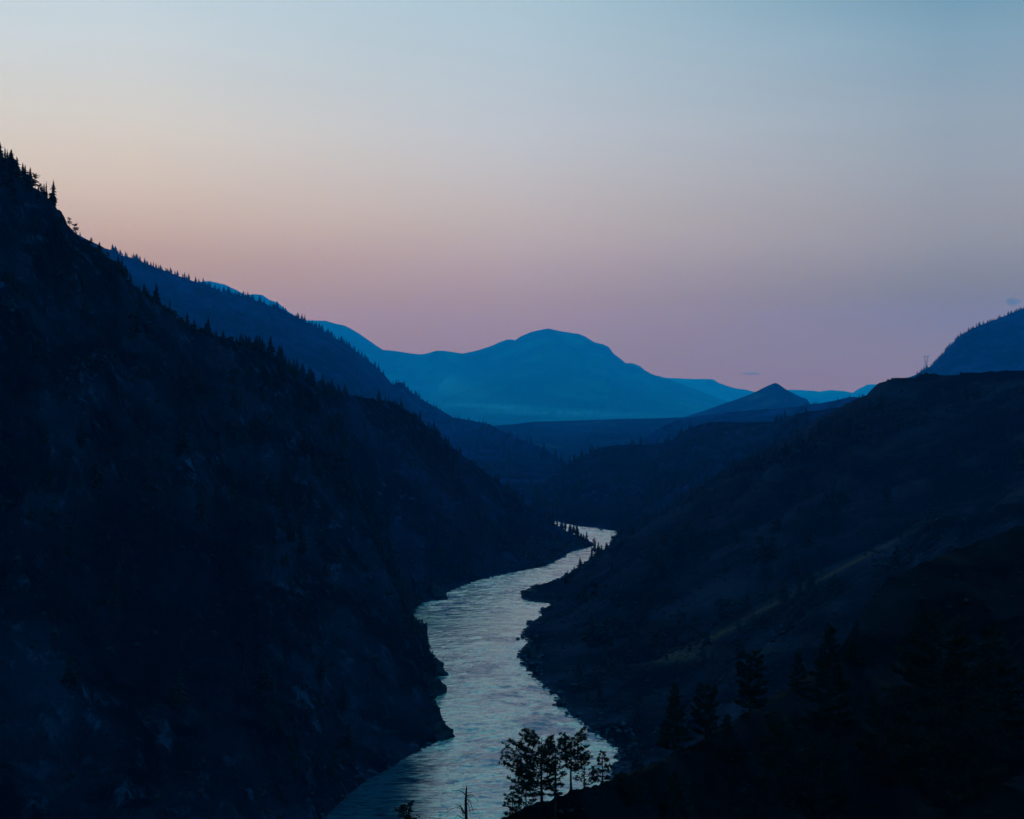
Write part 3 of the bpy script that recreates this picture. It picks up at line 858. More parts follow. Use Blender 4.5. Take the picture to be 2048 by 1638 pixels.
# trees picked out one by one: hill, x, base y (None = on the crest), height in px, kind, width, label, group
G_LS = 'trees on the skyline of the steep left hill'
NAMED = [
    ('left_hill', 0, None, 34, 'fir0', 1.2, 'tallest ragged fir on the left skyline, cut by the photo edge', G_LS),
    ('left_hill', 9, None, 36, 'snag0', 0.6, 'thin bare dead tree beside the fir at the left photo edge', G_LS),
    ('left_hill', 33, None, 36, 'fir1', 1.15, 'pointed fir standing alone just right of the bare snag on the left skyline', G_LS),
    ('left_hill', 45, None, 30, 'fir2', 1.1, 'left one of three close firs in the group on the left skyline', G_LS),
    ('left_hill', 52, None, 30, 'fir4', 0.9, 'middle one of three close firs in the group on the left skyline', G_LS),
    ('left_hill', 60, None, 36, 'fir3', 1.0, 'right and fullest one of three close firs in the group on the left skyline', G_LS),
    ('left_hill', 72, None, 30, 'snag1', 0.7, 'thin bare dead tree right of the three close firs on the left skyline', G_LS),
    ('left_hill', 80, None, 16, 'round0', 1.0, 'small crooked pine at the foot of the bare snag on the left skyline', G_LS),
    ('left_hill', 101, None, 14, 'round3', 1.3, 'low spreading pine where the left skyline steepens', G_LS),
    ('left_hill', 138, None, 18, 'round1', 1.0, 'small flat topped pine on the cliff edge of the left skyline', G_LS),
    ('left_hill', 152, None, 21, 'round1', 1.4, 'round crowned pine below the cliff edge on the left skyline', G_LS),
    ('left_hill', 182, None, 17, 'round2', 1.0, 'open see-through pine left of the small lone fir on the left skyline', G_LS),
    ('left_hill', 200, None, 21, 'fir5', 1.3, 'small lone tiered fir where the left hill meets the blue ridge', G_LS),
    ('left_hill', 216, None, 14, 'round0', 1.2, 'stubby pine on the left hill just where the blue ridge emerges', G_LS),
    ('left_hill', 252, None, 26, 'fir1', 1.2, 'fir rising in front of the start of the blue ridge', G_LS),
    ('left_hill', 312, None, 42, 'fir3', 0.8, 'tall dark fir standing clear against the blue left mountain', G_LS),
    ('left_hill', 375, None, 26, 'fir0', 1.3, 'broad dark fir halfway down the left hill crest', G_LS),
    ('left_hill', 388, None, 22, 'fir4', 1.3, 'second broad fir halfway down the left hill crest', G_LS),
    ('left_hill', 475, None, 16, 'fir2', 1.1, 'small fir left of the pair on the lower left hill crest', G_LS),
    ('left_hill', 492, None, 18, 'fir3', 1.3, 'wide fir of the pair on the lower left hill crest', G_LS),
    ('left_hill', 511, None, 20, 'fir1', 1.0, 'taller fir of the pair on the lower left hill crest', G_LS),
    ('left_hill', 585, None, 18, 'fir0', 1.2, 'fir at the low end of the left hill crest by the shadowed gully', G_LS),
    ('left_hill', 831, 1292, 24, 'fir5', 0.8, 'lone small fir on the left cliff edge above the river', None),
    ('left_hill', 145, 1365, 66, 'fir3', 1.1, 'big black fir low on the left slope', None),
    ('left_hill', 360, 1425, 92, 'fir1', 1.1, 'largest black fir at the lower middle of the left slope', None),
    ('left_hill', 403, 1040, 76, 'fir4', 0.9, 'tall dark fir in the middle of the left slope', None),
    ('left_hill', 540, 772, 30, 'fir0', 1.1, 'dark fir just below the low crest of the left hill', None),
    ('middle_left_hill', 1098, None, 26, 'fir2', 1.0, 'left of two slim firs at the top of the river point', 'firs on the river point'),
    ('middle_left_hill', 1105, None, 30, 'fir4', 0.9, 'right of two slim firs at the top of the river point', 'firs on the river point'),
    ('middle_left_hill', 1123, None, 22, 'fir0', 1.2, 'first fir in the row of five against the river on the point', 'firs on the river point'),
    ('middle_left_hill', 1131, None, 21, 'fir2', 1.0, 'second fir in the row of five against the river on the point', 'firs on the river point'),
    ('middle_left_hill', 1140, None, 23, 'fir1', 1.0, 'third fir in the row of five against the river on the point', 'firs on the river point'),
    ('middle_left_hill', 1147, None, 20, 'fir5', 1.0, 'fourth fir in the row of five against the river on the point', 'firs on the river point'),
    ('middle_left_hill', 1154, None, 27, 'fir3', 0.9, 'last and tallest fir in the row of five against the river on the point', 'firs on the river point'),
    ('right_hill', 1188, 1116, 42, 'round2', 0.55, 'thin straggly pine standing against the far reach of the river', None),
    ('right_hill', 1240, 1072, 26, 'fir1', 1.1, 'fir at the upstream corner of the right bank', None),
    ('right_hill', 1226, 1090, 20, 'round0', 1.0, 'pine leaning over the upstream river at the right bank', None),
    ('right_hill', 1212, 1106, 18, 'fir5', 1.2, 'short fir right of the straggly pine on the right bank', None),
    ('right_hill', 1135, 1166, 26, 'fir3', 1.0, 'lower of two firs leaning on the right bank above the rock point', 'two firs above the rock point'),
    ('right_hill', 1149, 1154, 24, 'fir1', 1.0, 'upper of two firs on the right bank above the rock point', 'two firs above the rock point'),
    ('right_spur', 1305, 1258, 56, 'fir1', 0.8, 'dark slim fir standing over the pale grass of the right spur', None),
]
place_px = []


def named_trees():
    for hn, px, py, hp, kind, wd, lab, grp in NAMED:
        p = on_crest(hn, px) if py is None else at(hn, px, py)
        h = hp / FPX * p[1]
        place_tree(kind, p, h, lab, grp, wd)
        COUNT['tree'] += 1


named_trees()

# scattered conifers -------------------------------------------------
SC = []     # (apparent px, hill, x, y, z, h)


NEARH = ('left_hill', 'middle_left_hill', 'right_hill', 'right_spur')


def scatter(hn, n, hmin, hmax, clump, thr, t0=0.0, t1=0.97, seed=0, cresty=None, xlim=(-30, 2078)):
    h = HILLS[hn]
    P = h['P']
    nu, nv = P.shape[:2]
    r = np.random.default_rng(900 + seed)
    got = 0; tries = 0
    while got < n and tries < n * 40:
        tries += 1
        i = r.integers(1, nu - 1)
        if cresty and r.random() < cresty:
            j = int(abs(r.normal(0, 1)) * nv * 0.006)
        else:
            j = int(nv * r.uniform(t0, t1))
        j = min(j, nv - 2)
        a, b = r.random(2)
        p = P[i, j] * (1 - a) * (1 - b) + P[i + 1, j] * a * (1 - b) + P[i, j + 1] * (1 - a) * b + P[i + 1, j + 1] * a * b
        if p[2] < 2.0:
            continue
        X = 1024 + p[0] / p[1] * FPX
        if not (xlim[0] < X < xlim[1]):
            continue
        dens = float(fbm(np.array(p[0] / clump), np.array(p[1] / clump), 3, 77 + seed))
        if dens < thr:
            continue
        hh = (hmin + (hmax - hmin) * r.random() ** 1.6) * (U if hn in NEARH else 1.0)
        if hn == 'right_hill' and seen((p[0], p[1], p[2] + hh * 1.05)) and BVH.ray_cast(Vector((p[0], p[1], p[2] + hh * 1.1)), (Vector((p[0], p[1], p[2] + hh * 1.1)) - CAMV).normalized(), 3000.0)[0] is None:
            continue            # keep the hill's bare skyline
        if not seen((p[0], p[1], p[2] + hh * 0.9)):
            continue
        SC.append((hh / p[1] * FPX, hn, p[0], p[1], p[2], hh, j < 0.02 * nv))
        got += 1


scatter('left_hill', 460, 6, 24, 90, 0.0, seed=1, cresty=0.12)
scatter('left_hill', 40, 7, 14, 90, -9, seed=11, cresty=1.0, xlim=(225, 660))
scatter('middle_left_hill', 330, 8, 20, 120, -0.05, seed=2, cresty=0.18)
scatter('left_mountain', 190, 12, 32, 200, -9, seed=3, cresty=1.0, xlim=(222, 760))
scatter('left_mountain', 300, 12, 26, 260, 0.0, seed=31, cresty=0.1)
scatter('middle_right_hill', 330, 10, 20, 160, -0.05, seed=4, cresty=0.06)
scatter('bench', 26, 8, 18, 160, -9, seed=5, cresty=1.0, xlim=(1600, 1760))
scatter('right_mountain', 140, 12, 24, 160, -9, seed=6, cresty=1.0, xlim=(1830, 2060))
scatter('right_hill', 380, 8, 34, 110, 0.08, t0=0.07, seed=7, xlim=(1160, 2060))
scatter('right_hill', 130, 10, 30, 100, -0.1, t0=0.07, t1=0.28, seed=71, xlim=(1250, 1760))
scatter('right_spur', 70, 8, 24, 60, 0.05, t0=0.03, seed=8, xlim=(1080, 2060))
SC.sort(key=lambda s: -s[0])
NIND = 228
ind, rest = SC[:NIND], SC[NIND:]
LABS = {
    'left_hill': ('dark conifer scattered among the rocks of the steep left slope', 'conifers on the steep left slope'),
    'middle_left_hill': ('bluish conifer on the middle left spur above the river', 'conifers on the middle left spur'),
    'left_mountain': ('small conifer growing on the blue left mountain behind the steep hill', 'conifers on the blue left mountain'),
    'middle_right_hill': ('blue conifer on the flat topped hill across the bend', 'conifers on the hill across the bend'),
    'bench': ('tiny conifer on the bench below the pointed hill', 'conifers on the bench'),
    'right_mountain': ('tiny conifer of the saw-toothed fringe on the blue right mountain', 'conifers on the blue right mountain'),
    'right_hill': ('dark conifer on the broad grassy slope of the right bank', 'conifers on the right slope'),
    'right_spur': ('dark conifer on the lower right spur near the pale dry grass', 'conifers on the lower right spur'),
}
for (pxh, hn, x, y, z, hh, cr) in ind:
    k = random.choice(['fir0', 'fir1', 'fir2', 'fir3', 'fir4', 'fir5', 'fir1', 'round1'])
    lab, grp = LABS[hn]
    e = place_tree(k, (x, y, z), hh, lab, grp, random.uniform(0.85, 1.35))
    e.name = 'conifer_tree'
VV, FF, off = [], [], 0
for (pxh, hn, x, y, z, hh, cr) in rest:
    v, f = LOWV[random.randrange(4)]
    a = random.random() * 6.28
    w = hh * random.uniform(0.85, 1.5)
    c, s = math.cos(a) * w, math.sin(a) * w
    q = np.stack([v[:, 0] * c - v[:, 1] * s + x, v[:, 0] * s + v[:, 1] * c + y, v[:, 2] * hh + z - 0.04 * hh], 1)
    VV.append(q); FF.append(f + off); off += len(v)
fo = link('forest', make_mesh('forest', np.concatenate(VV), np.concatenate(FF), M_FIR))
tag(fo, 'many small conifers dotted over the hillsides on both banks', 'trees', None, 'stuff')

# low scrub on the slopes ---------------------------------------------
ico = []
t_ = (1 + 5 ** .5) / 2
iv = np.array([(-1, t_, 0), (1, t_, 0), (-1, -t_, 0), (1, -t_, 0), (0, -1, t_), (0, 1, t_), (0, -1, -t_), (0, 1, -t_), (t_, 0, -1), (t_, 0, 1), (-t_, 0, -1), (-t_, 0, 1)]) / 1.9
ifc = np.array([(0, 11, 5), (0, 5, 1), (0, 1, 7), (0, 7, 10), (0, 10, 11), (1, 5, 9), (5, 11, 4), (11, 10, 2), (10, 7, 6), (7, 1, 8), (3, 9, 4), (3, 4, 2), (3, 2, 6), (3, 6, 8), (3, 8, 9),
                (4, 9, 5), (2, 4, 11), (6, 2, 10), (8, 6, 7), (9, 8, 1)])
VV, FF, off = [], [], 0
rs = np.random.default_rng(5)
for hn, n, smin, smax, cl in (('left_hill', -700, 1.2, 4.0, 45), ('middle_left_hill', -150, 1.5, 3.5, 45), ('right_hill', -160, 0.8, 2.4, 45), ('left_hill', 2600, 0.9, 3.2, 45), ('right_hill', 3200, 1.1, 3.6, 60), ('right_spur', 1500, 0.8, 2.8, 35), ('near_hill', 1300, 0.25, 1.1, 9),
                              ('middle_left_hill', 1500, 1.4, 4.2, 70)):
    smin *= U; smax *= U; cl *= U
    P = HILLS[hn]['P']
    nu, nv = P.shape[:2]
    jm = int(nv * .98) if n > 0 else 4
    n = abs(n)
    i = rs.integers(0, nu, n * 2); j = rs.integers(0, jm, n * 2)
    p = P[i, j]
    X = 1024 + p[:, 0] / p[:, 1] * FPX
    ok = (p[:, 2] > 1.5) & (X > -30) & (X < 2080) & (fbm(p[:, 0] / cl, p[:, 1] / cl, 3, 7) > -0.1)
    p = p[ok][:n]
    for q in p:
        s = smin + (smax - smin) * rs.random() ** 2.5
        v = iv * rs.uniform(0.55, 1.25, (12, 1)) * np.array([s, s, s * rs.uniform(.5, .9)]) + q + np.array([rs.uniform(-1, 1), rs.uniform(-1, 1), s * .25])
        VV.append(v); FF.append(ifc + off); off += 12
sc = link('shrubs', make_mesh('shrubs', np.concatenate(VV), np.concatenate(FF), M_FIR))
tag(sc, 'low dark scrub dotted over the near and middle slopes', 'shrubs', None, 'stuff')


# ------------------------------------------------------------------ the near pines
def needle_tuft(V, F, p, d, size, r, n=15):
    n = int(n * 1.35)
    """short needles bursting from the end of a twig"""
    d = np.array(d) / (np.linalg.norm(d) + 1e-9)
    for k in range(n):
        v = np.array([r.gauss(0, 1), r.gauss(0, 1), r.gauss(0, .8)])
        v /= np.linalg.norm(v) + 1e-9
        v = v + d * 0.7 + np.array([0, 0, 0.15])
        v /= np.linalg.norm(v) + 1e-9
        L = size * r.uniform(.6, 1.1)
        s = np.cross(v, (r.gauss(0, 1), r.gauss(0, 1), r.gauss(0, 1)))
        s = s / (np.linalg.norm(s) + 1e-9) * size * 0.12
        o = p + d * r.uniform(-.25, .1) * size
        b = len(V)
        V += [o - s, o + s, o + v * L + s * .3]
        F.append((b, b + 1, b + 2))


def big_pine(loc, H, label, seed, crown_base=0.3, spread=0.3, bias=(0, 0), shape='round', density=1.0, tuft=0.42, limbs=38, group=None, lean=(0, 0), name='pine_tree'):
    r = random.Random(seed)
    e = empty(name, loc, label, 'tree', group)
    TV, TF, BV, BF, CV, CF = [], [], [], [], [], []
    tuft *= U * 1.1
    r0 = H * 0.019 + 0.035
    tp = []
    wob = [(r.uniform(-1, 1) * H * .006, r.uniform(-1, 1) * H * .006) for _ in range(9)]
    for k in range(9):
        f = k / 8
        tp.append(np.array([lean[0] * f * H + wob[k][0], lean[1] * f * H + wob[k][1], -0.6 + f * (H * .97 + .6)]))
    tr = [r0 * (1 - 0.85 * (k / 8)) * (1.25 if k == 0 else 1) for k in range(9)]
    tube(TV, TF, tp, tr, 9)

    def trunk_at(f):
        x = f * 8
        i = min(int(x), 7)
        return tp[i] * (1 - (x - i)) + tp[i + 1] * (x - i)
    for k in range(limbs):
        f = crown_base + (0.98 - crown_base) * ((k + r.random()) / limbs)
        g = (f - crown_base) / (1 - crown_base)
        if shape == 'round':
            R = spread * H * (0.45 + 0.55 * math.sin(min(1, (1.08 - g) * 1.35) * 1.57)) * (0.75 + 0.35 * r.random())
        elif shape == 'cone':
            R = spread * H * (1.05 - g) * (0.8 + 0.4 * r.random())
        else:   # vase
            R = spread * H * (0.35 + 0.75 * math.sin(g * 2.6)) * (0.7 + 0.5 * r.random())
        a = k * 2.4 + r.uniform(-.6, .6)
        ca, sa = math.cos(a), math.sin(a)
        R *= 1 + bias[0] * ca + bias[1] * sa
        R = max(R, 0.2)
        o = trunk_at(f)
        rise = (0.10 + 0.45 * g) * R + r.uniform(-.1, .12) * R
        p1 = o + np.array([ca * R * .4, sa * R * .4, rise * .15 - .02 * R])
        p2 = o + np.array([ca * R * .75 + r.uniform(-.1, .1) * R, sa * R * .75 + r.uniform(-.1, .1) * R, rise * .5])
        p3 = o + np.array([ca * R, sa * R, rise])
        br = r0 * (0.30 - 0.16 * g) + 0.008
        tube(BV, BF, [o, p1, p2, p3], [br, br * .75, br * .5, br * .25], 5)
        nsub = max(2, int(R / U * 4.6 * density))
        for s_ in range(nsub):
            u = 0.28 + 0.72 * (s_ + r.random()) / nsub
            if u < .4:
                q = o + (p1 - o) * (u / .4)
            elif u < .75:
                q = p1 + (p2 - p1) * ((u - .4) / .35)
            else:
                q = p2 + (p3 - p2) * ((u - .75) / .25)
            side = r.choice((-1, 1))
            aa = a + side * r.uniform(.4, 1.2)
            L = R * r.uniform(.14, .32) * (1.2 - u * .5) + 0.09
            d = np.array([math.cos(aa), math.sin(aa), r.uniform(.1, .7)])
            q2 = q + d * L
            tube(BV, BF, [q, q + d * L * .5 + np.array([0, 0, -.03 * L]), q2], [br * .35 + .004, br * .25 + .004, .006], 3)
            needle_tuft(CV, CF, q2, d, tuft * r.uniform(.7, 1.15), r, 16)
            for _ in range(2):
                if r.random() < .62:
                    needle_tuft(CV, CF, q + d * L * r.uniform(.3, .8) + np.array([r.gauss(0, .07), r.gauss(0, .07), r.gauss(0, .06)]), d, tuft * r.uniform(.6, 1.0), r, 13)
        needle_tuft(CV, CF, p3, p3 - p2, tuft, r, 18)
    link('trunk', make_mesh('trunk', np.array(TV), np.array(TF), M_BARK, True), e)
    link('branches', make_mesh('branches', np.array(BV), np.array(BF), M_BARK), e)
    link('crown', make_mesh('crown', np.array(CV), np.array(CF), M_NEEDLE), e)
    COUNT['tree'] += 1
    return e


def near(px, py):
    return at('near_hill', px, py)


def pine_px(px, ybase, ytop, label, seed, **k):
    p = near(px, ybase) if ybase is not None else on_crest('near_hill', px)
    D = p[1]
    p = np.array([(px - 1024) / FPX * D, D, p[2]])
    H = (CAMZ + (819 - ytop) / FPX * D) - p[2]
    return big_pine(p, H, label, seed, **k)


pine_px(1083, None, 1471, 'broad three-layered pine at the left of the trio before the river', 11, crown_base=0.18, spread=0.40, bias=(-0.38, 0), limbs=44)
pine_px(1111, 1650, 1479, 'middle pine of the trio before the river with the thickest bare trunk', 12, crown_base=0.42, spread=0.15, shape='vase', density=0.8, limbs=26)
pine_px(1142, None, 1470, 'open crowned pine at the right of the trio before the river', 13, crown_base=0.40, spread=0.26, bias=(0.3, 0), shape='vase', density=1.0, limbs=30)
pine_px(1205, None, 1500, 'small young pine right of the trio against the river', 14, crown_base=0.08, spread=0.42, shape='cone', tuft=0.36, limbs=26)
pine_px(1168, None, 1508, 'thin wispy pine between the trio and the small young pine', 15, crown_base=0.2, spread=0.33, density=0.55, limbs=26, tuft=0.34)
pine_px(1025, None, 1585, 'bushy low pine at the foot of the trio on its left', 16, crown_base=0.05, spread=0.42, limbs=22, tuft=0.34)
pine_px(1052, None, 1560, 'low pine half hidden under the left pine of the trio', 17, crown_base=0.1, spread=0.45, limbs=20, tuft=0.34)
pine_px(812, None, 1604, 'small pine top rising at the bottom edge left of the bare snag', 18, crown_base=0.35, spread=0.14, shape='vase', limbs=30, tuft=0.36)
pine_px(1350, None, 1362, 'dark pine on the near slope right of the river bend', 19, crown_base=0.1, spread=0.22, shape='cone', limbs=44, tuft=0.5, density=1.5)
pine_px(1412, 1490, 1372, 'second dark pine beside the first on the near slope', 20, crown_base=0.2, spread=0.22, shape='round', limbs=36, tuft=0.5, density=1.5)
pine_px(1500, 1440, 1300, 'pine on the near slope with a gap of slope showing left of it', 21, crown_base=0.2, spread=0.22, shape='round', limbs=40, tuft=0.5, density=1.5)
pine_px(1596, 1390, 1296, 'short pine on the crest left of the tall black pine', 22, crown_base=0.15, spread=0.24, shape='cone', limbs=30, tuft=0.5, density=1.5)
pine_px(1660, 1480, 1240, 'tall black pine in the middle of the near slope', 23, crown_base=0.08, spread=0.22, shape='cone', limbs=60, tuft=0.65, density=1.5)
pine_px(1712, 1330, 1242, 'pine close behind and right of the tall black pine', 24, crown_base=0.1, spread=0.26, shape='cone', limbs=34, tuft=0.55, density=1.5)
pine_px(1348, 1640, 1540, 'low black pine at the bottom edge below the near crest', 25, crown_base=0.05, spread=0.34, shape='cone', limbs=30, tuft=0.42, density=1.5)
pine_px(1880, 1600, 1235, 'widest black pine filling the right of the near slope', 26, crown_base=0.05, spread=0.28, shape='round', limbs=60, tuft=0.75, density=1.5)
pine_px(1990, 1520, 1235, 'black pine cut close to the right photo edge', 27, crown_base=0.05, spread=0.28, shape='cone', limbs=56, tuft=0.7, density=1.5)
pine_px(1560, 1600, 1440, 'black pine low on the near slope below the tall one', 28, crown_base=0.05, spread=0.3, shape='round', limbs=44, tuft=0.5, density=1.5)
pine_px(1765, 1560, 1400, 'black pine between the tall one and the widest one', 29, crown_base=0.05, spread=0.3, shape='round', limbs=44, tuft=0.5, density=1.5)

pine_px(1455, 1520, 1425, 'small black pine among the others left of the tall one', 30, crown_base=0.05, spread=0.32, shape='cone', limbs=32, tuft=0.5, density=1.4)
pine_px(1640, 1638, 1470, 'black pine at the bottom edge under the tall one', 31, crown_base=0.05, spread=0.3, shape='round', limbs=44, tuft=0.55, density=1.4)
pine_px(1830, 1420, 1300, 'upper black pine behind the widest one', 32, crown_base=0.05, spread=0.3, shape='cone', limbs=44, tuft=0.6, density=1.4)
pine_px(1935, 1640, 1420, 'low wide black pine between the widest one and the photo edge', 33, crown_base=0.03, spread=0.34, shape='round', limbs=50, tuft=0.6, density=1.4)
pine_px(1260, 1600, 1548, 'low bush-like pine right of the small young pine', 34, crown_base=0.02, spread=0.5, shape='round', limbs=24, tuft=0.36, density=1.3)


def snag():
    p = on_crest('near_hill', 932)
    D = p[1]
    p = np.array([(932 - 1024) / FPX * D, D, p[2]])
    H = (CAMZ + (819 - 1572) / FPX * D) - p[2]
    s = D / FPX
    e = empty('dead_tree', p, 'bare dead snag with crooked drooping branches at the bottom edge', 'tree')
    V, F = [], []
    tube(V, F, [(0, 0, -.5), (0.02, 0, H * .35), (-.02, 0, H * .7), (.03, 0, H * .92), (0.05, 0, H)], [.17, .14, .105, .07, .03], 9)
    link('trunk', make_mesh('trunk', np.array(V), np.array(F), M_BARK, True), e)
    V, F = [], []

    def br(pts, r0=0.05):
        r0 *= 0.9
        P3 = [np.array([(x - 932) * s, dy, H - (y - 1572) * s]) for x, y, dy in pts]
        n = len(P3)
        tube(V, F, P3, [r0 * (1 - .75 * k / (n - 1)) for k in range(n)], 5)
        rr = random.Random(int(pts[0][1] * 7 + pts[-1][0]))
        for k in range(1, n):
            for _ in range(2):
                a = P3[k - 1] + (P3[k] - P3[k - 1]) * rr.random()
                d = np.array([rr.uniform(-1, 1), rr.uniform(-1, 1), rr.uniform(-1.2, .3)]) * .17
                tube(V, F, [a, a + d * .6, a + d + np.array([0, 0, -.05])], [.016, .012, .007], 3)
    br([(931, 1590, 0), (925, 1584, .1), (917, 1582, .2), (908, 1583, .3), (903, 1581, .3)], .05)
    br([(932, 1578, 0), (925, 1577, -.1), (918, 1576, -.1)], .02)
    br([(934, 1592, 0), (942, 1588, -.2), (947, 1589, -.3), (953, 1594, -.4), (958, 1600, -.5)], .05)
    br([(934, 1586, 0), (941, 1586, .2), (949, 1584, .4)], .022)
    br([(929, 1628, 0), (924, 1617, .1), (918, 1612, .2), (910, 1609, .3)], .075)
    br([(927, 1632, 0), (923, 1618, -.1), (921, 1607, -.2), (919, 1603, -.2)], .04)
    br([(927, 1620, 0), (914, 1612, -.3), (905, 1614, -.5), (890, 1621, -.6)], .035)
    br([(928, 1638, 0), (916, 1628, -.3), (906, 1638, -.5)], .04)
    br([(935, 1600, 0), (940, 1606, .3), (944, 1618, .4), (947, 1632, .4)], .045)
    br([(935, 1606, 0), (939, 1613, -.3), (941, 1630, -.4)], .04)
    br([(935, 1598, 0), (939, 1596, -.4), (944, 1600, -.5)], .03)
    br([(936, 1622, 0), (948, 1620, .3), (960, 1625, .5)], .03)
    link('branches', make_mesh('branches', np.array(V), np.array(F), M_BARK), e)
    COUNT['tree'] += 1


snag()


# ------------------------------------------------------------------ rocks along the river
def rock(px, py, w, h, d, label, seed, hn=None):
    """angular outcrop; w and h in photo pixels, standing in the water at (px, py)"""
    D = CAMZ * FPX / (py - 819.0)
    s = D / FPX
    W, Hh = w * s, h * s
    d *= 0.6
    r = np.random.default_rng(seed)
    n, m = 40, 20
    u = np.linspace(0, 2 * np.pi, n, endpoint=False)
    v = np.linspace(-0.45, np.pi / 2, m)
    U, Vv = np.meshgrid(u, v, indexing='ij')
    x, y, z = np.cos(U) * np.cos(Vv), np.sin(U) * np.cos(Vv), np.sin(Vv)
    # facet the lump by a few random planes
    for k in range(16):
        nr = r.normal(0, 1, 3); nr[2] = abs(nr[2]) * .6; nr /= np.linalg.norm(nr)
        dist = r.uniform(.55, .9)
        over = np.maximum(x * nr[0] + y * nr[1] + z * nr[2] - dist, 0)
        x -= over * nr[0]; y -= over * nr[1]; z -= over * nr[2]
    k = 1 + 0.22 * fbm(x * 2.2 + seed, y * 2.2 + z * 2, 5, seed)
    x, y, z = x * k, y * k, z * k
    G = np.stack([x * W * .55, y * d * .5, z * Hh * 1.1], -1)
    idx = np.arange(n * m).reshape(n, m)
    j = np.roll(idx, -1, axis=0)
    q = np.stack([idx[:, :-1], j[:, :-1], j[:, 1:], idx[:, 1:]], -1).reshape(-1, 4)
    o = link('rock_outcrop', make_mesh('rock_outcrop', G.reshape(-1, 3), q, M_ROCK, False), None, ((px - 1024) / FPX * D, D + d * .2, 0))
    tag(o, label, 'rock')


rock(876, 1198, 46, 24, 50, 'dark headland rock where the upper left bank juts out', 1)
rock(842, 1316, 44, 56, 40, 'tall rock below the lone fir on the left cliff', 2)
rock(862, 1352, 66, 34, 40, 'blocky rock jutting furthest on the left bank by a white notch of water', 3)
rock(866, 1390, 52, 42, 40, 'rounded rock between the blocky rock and the long low one on the left bank', 4)
rock(866, 1446, 46, 44, 34, 'steep rock just above the lowest left bank point', 5)
rock(880, 1477, 62, 28, 36, 'long low rock at the lowest point of the left bank', 6)
rock(1058, 1196, 42, 18, 60, 'smooth dark rock point reaching into the river from the right bank', 7)
rock(1036, 1279, 10, 4, 12, 'flat little rock standing clear in the water off the right bank', 8)
rock(1045, 1277, 9, 5, 12, 'second little rock between the flat one and the right bank', 9)
rock(1062, 1318, 42, 22, 34, 'large rounded rock at the bend of the right bank', 10)
rock(1052, 1299, 22, 6, 16, 'low shelf rock above the large rounded rock on the right bank', 11)
rock(1124, 1413, 26, 9, 16, 'low rock spit poking out halfway down the right bank', 12)


# broken rock strewn along both banks
VV, FF, off = [], [], 0
for hn_b, nb_, cols in (('left_hill', 520, None), ('middle_left_hill', 160, None), ('right_hill', 420, None), ('right_spur', 900, None), ('middle_right_hill', 60, None)):
    P = HILLS[hn_b]['P']
    for q in range(nb_):
        i = rs.integers(0, P.shape[0] - 1)
        t = rs.random()
        b0 = P[i, -1] * (1 - t) + P[i + 1, -1] * t
        X = 1024 + b0[0] / b0[1] * FPX
        if not (560 < X < 1300):
            continue
        up = P[i, -4] - P[i, -1]
        up[2] = min(up[2], 0.9 * np.linalg.norm(up[:2]))
        sz = (0.35 + 1.5 * rs.random() ** 3.0) * (b0[1] / 800.0) ** 0.5
        c0 = b0 + up / (np.linalg.norm(up[:2]) + 1e-6) * (rs.normal(0.5, 1.6) if rs.random() < 0.6 else rs.uniform(0, 14))
        z0 = 0.15 * sz if rs.random() < 0.6 else max(0.0, c0[2] - b0[2]) + 0.5
        v = iv * rs.uniform(0.5, 1.3, (12, 1)) * np.array([sz * rs.uniform(.8, 1.7), sz, sz * rs.uniform(.45, .8)])
        VV.append(v + np.array([c0[0], c0[1], z0])); FF.append(ifc + off); off += 12
rb_ = link('rocks', make_mesh('rocks', np.concatenate(VV), np.concatenate(FF), M_RUBBLE))
tag(rb_, 'broken dark rock strewn along the waterline of both banks', 'rocks', None, 'stuff')


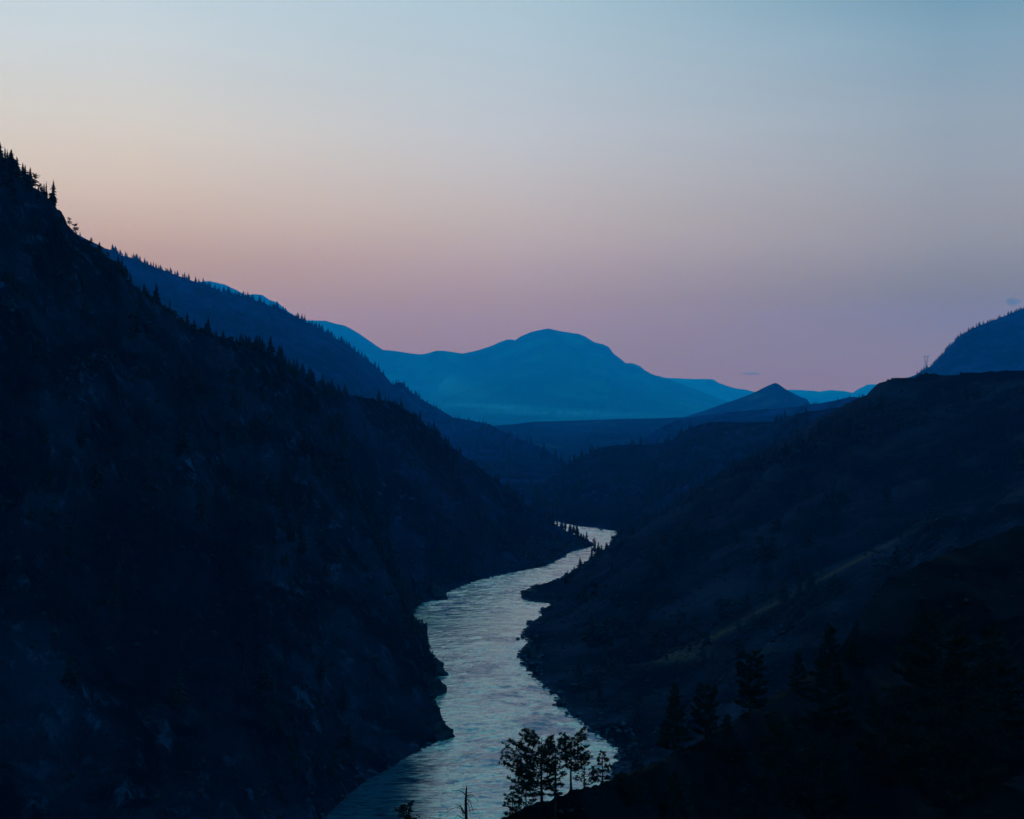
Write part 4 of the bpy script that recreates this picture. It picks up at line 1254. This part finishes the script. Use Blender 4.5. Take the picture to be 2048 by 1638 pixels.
# ------------------------------------------------------------------ transmission tower
def tower():
    p = on_crest('right_mountain', 1851)
    s = p[1] / FPX
    e = empty('transmission_tower', p, 'lattice power line tower standing on the shoulder of the blue right mountain', 'tower')
    H = 25 * s
    w = 4.0 * s
    V, F = [], []
    b = 0.7
    tube_ = lambda a, c, r=b: tube(V, F, [a, c], [r, r], 4)
    for sx in (-1, 1):
        for sy in (-1, 1):
            A = (sx * w * .62, sy * w * .5, -3); B = (sx * w * .45, sy * w * .3, H * .55)
            tube_(A, B)
    for k in range(4):
        z0, z1 = H * .55 * k / 4, H * .55 * (k + 1) / 4
        f0, f1 = w * (.62 - .17 * k / 4), w * (.62 - .17 * (k + 1) / 4)
        for sy in (-1, 1):
            tube_((-f0, sy * w * .4, z0), (f1, sy * w * .4, z1), .25)
            tube_((f0, sy * w * .4, z0), (-f1, sy * w * .4, z1), .25)
        tube_((-f1, 0, z1), (f1, 0, z1), .25)
    link('lattice_legs', make_mesh('lattice_legs', np.array(V), np.array(F), M_STEEL), e)
    V, F = [], []
    tube_ = lambda a, c, r=b: tube(V, F, [a, c], [r, r], 4)
    for sx in (-1, 1):
        for sy in (-1, 1):
            tube_((sx * w * .45, sy * w * .3, H * .55), (sx * w * .9, sy * w * .12, H * .85))
            tube_((sx * w * .9, sy * w * .12, H * .85), (sx * w * .95, sy * w * .12, H))
        tube_((sx * w * .45, 0, H * .55), (0, 0, H * .72), .25)
        tube_((0, 0, H * .72), (sx * w * .9, 0, H * .85), .25)
    link('arms', make_mesh('arms', np.array(V), np.array(F), M_STEEL), e)
    V, F = [], []
    for sy in (-1, 1):
        tube(V, F, [(-w * 1.5, sy * w * .05, H * .96), (-w * .9, sy * w * .12, H * .98), (w * .9, sy * w * .12, H * .98), (w * 1.5, sy * w * .05, H * .96)], [b] * 4, 4)
        tube(V, F, [(-w * 1.3, sy * .5, H * .90), (w * 1.3, sy * .5, H * .90)], [.3, .3], 4)
    for k in range(8):
        x0 = -w * 1.3 + k * w * .325
        tube(V, F, [(x0, 0, H * .90), (x0 + w * .325, 0, H * .98)], [.22, .22], 4)
    link('crossarm', make_mesh('crossarm', np.array(V), np.array(F), M_STEEL), e)


tower()

# ------------------------------------------------------------------ clouds beyond the haze
mc, cn, cl = new_mat("cloud_vapour")
co = cn.new('ShaderNodeOutputMaterial')
cv = cn.new('ShaderNodeVolumePrincipled')
cv.inputs['Color'].default_value = (0.10, 0.22, 0.30, 1)
cv.inputs['Density'].default_value = 0.0022
cl.new(cv.outputs[0], co.inputs['Volume'])


def cloud(px, py, w, h, label, seed):
    D = 44000.0
    c = unproj(px, py, D)
    s = D / FPX
    n, m = 48, 24
    u = np.linspace(0, 2 * np.pi, n, endpoint=False); v = np.linspace(-np.pi / 2, np.pi / 2, m)
    U, Vv = np.meshgrid(u, v, indexing='ij')
    x, y, z = np.cos(U) * np.cos(Vv), np.sin(U) * np.cos(Vv), np.sin(Vv)
    k = 1 + 0.35 * fbm(x * 1.8 + seed * 3, z * 1.8 + y, 4, seed)
    G = np.stack([x * k * w * s / 2, y * k * w * s / 4, z * k * h * s / 2], -1)
    idx = np.arange(n * m).reshape(n, m); j = np.roll(idx, -1, axis=0)
    q = np.stack([idx[:, :-1], j[:, :-1], j[:, 1:], idx[:, 1:]], -1).reshape(-1, 4)
    o = link('cloud', make_mesh('cloud', G.reshape(-1, 3), q, mc, True), None, c)
    tag(o, label, 'cloud')


cloud(1501, 747, 42, 5, 'thin flat blue cloud low over the pointed hill', 1)
cloud(2026, 604, 34, 15, 'small ragged blue cloud above the mountain at the right edge', 2)

# ------------------------------------------------------------------ haze
bv = [(x, y, z) for x in (-16100, 16100) for y in (-8100, HAZE_FAR) for z in (-15.5, HAZE_TOP)]
bf = np.array([(0, 1, 3, 2), (4, 6, 7, 5), (0, 4, 5, 1), (2, 3, 7, 6), (0, 2, 6, 4), (1, 5, 7, 3)])
mh, hn_, hl_ = new_mat("evening_haze")
ho = hn_.new('ShaderNodeOutputMaterial')
hv = hn_.new('ShaderNodeVolumePrincipled')
dens = float(SIG[2])
hv.inputs['Color'].default_value = (float(SIG[0] / dens), float(SIG[1] / dens), 1.0, 1)
hv.inputs['Absorption Color'].default_value = (1, 1, 1, 1)
hv.inputs['Density'].default_value = dens
hl_.new(hv.outputs[0], ho.inputs['Volume'])
hz = link('haze', make_mesh('haze', bv, bf, mh))
tag(hz, 'thin blue evening haze filling the valley and veiling the far mountains', 'haze', None, 'stuff')
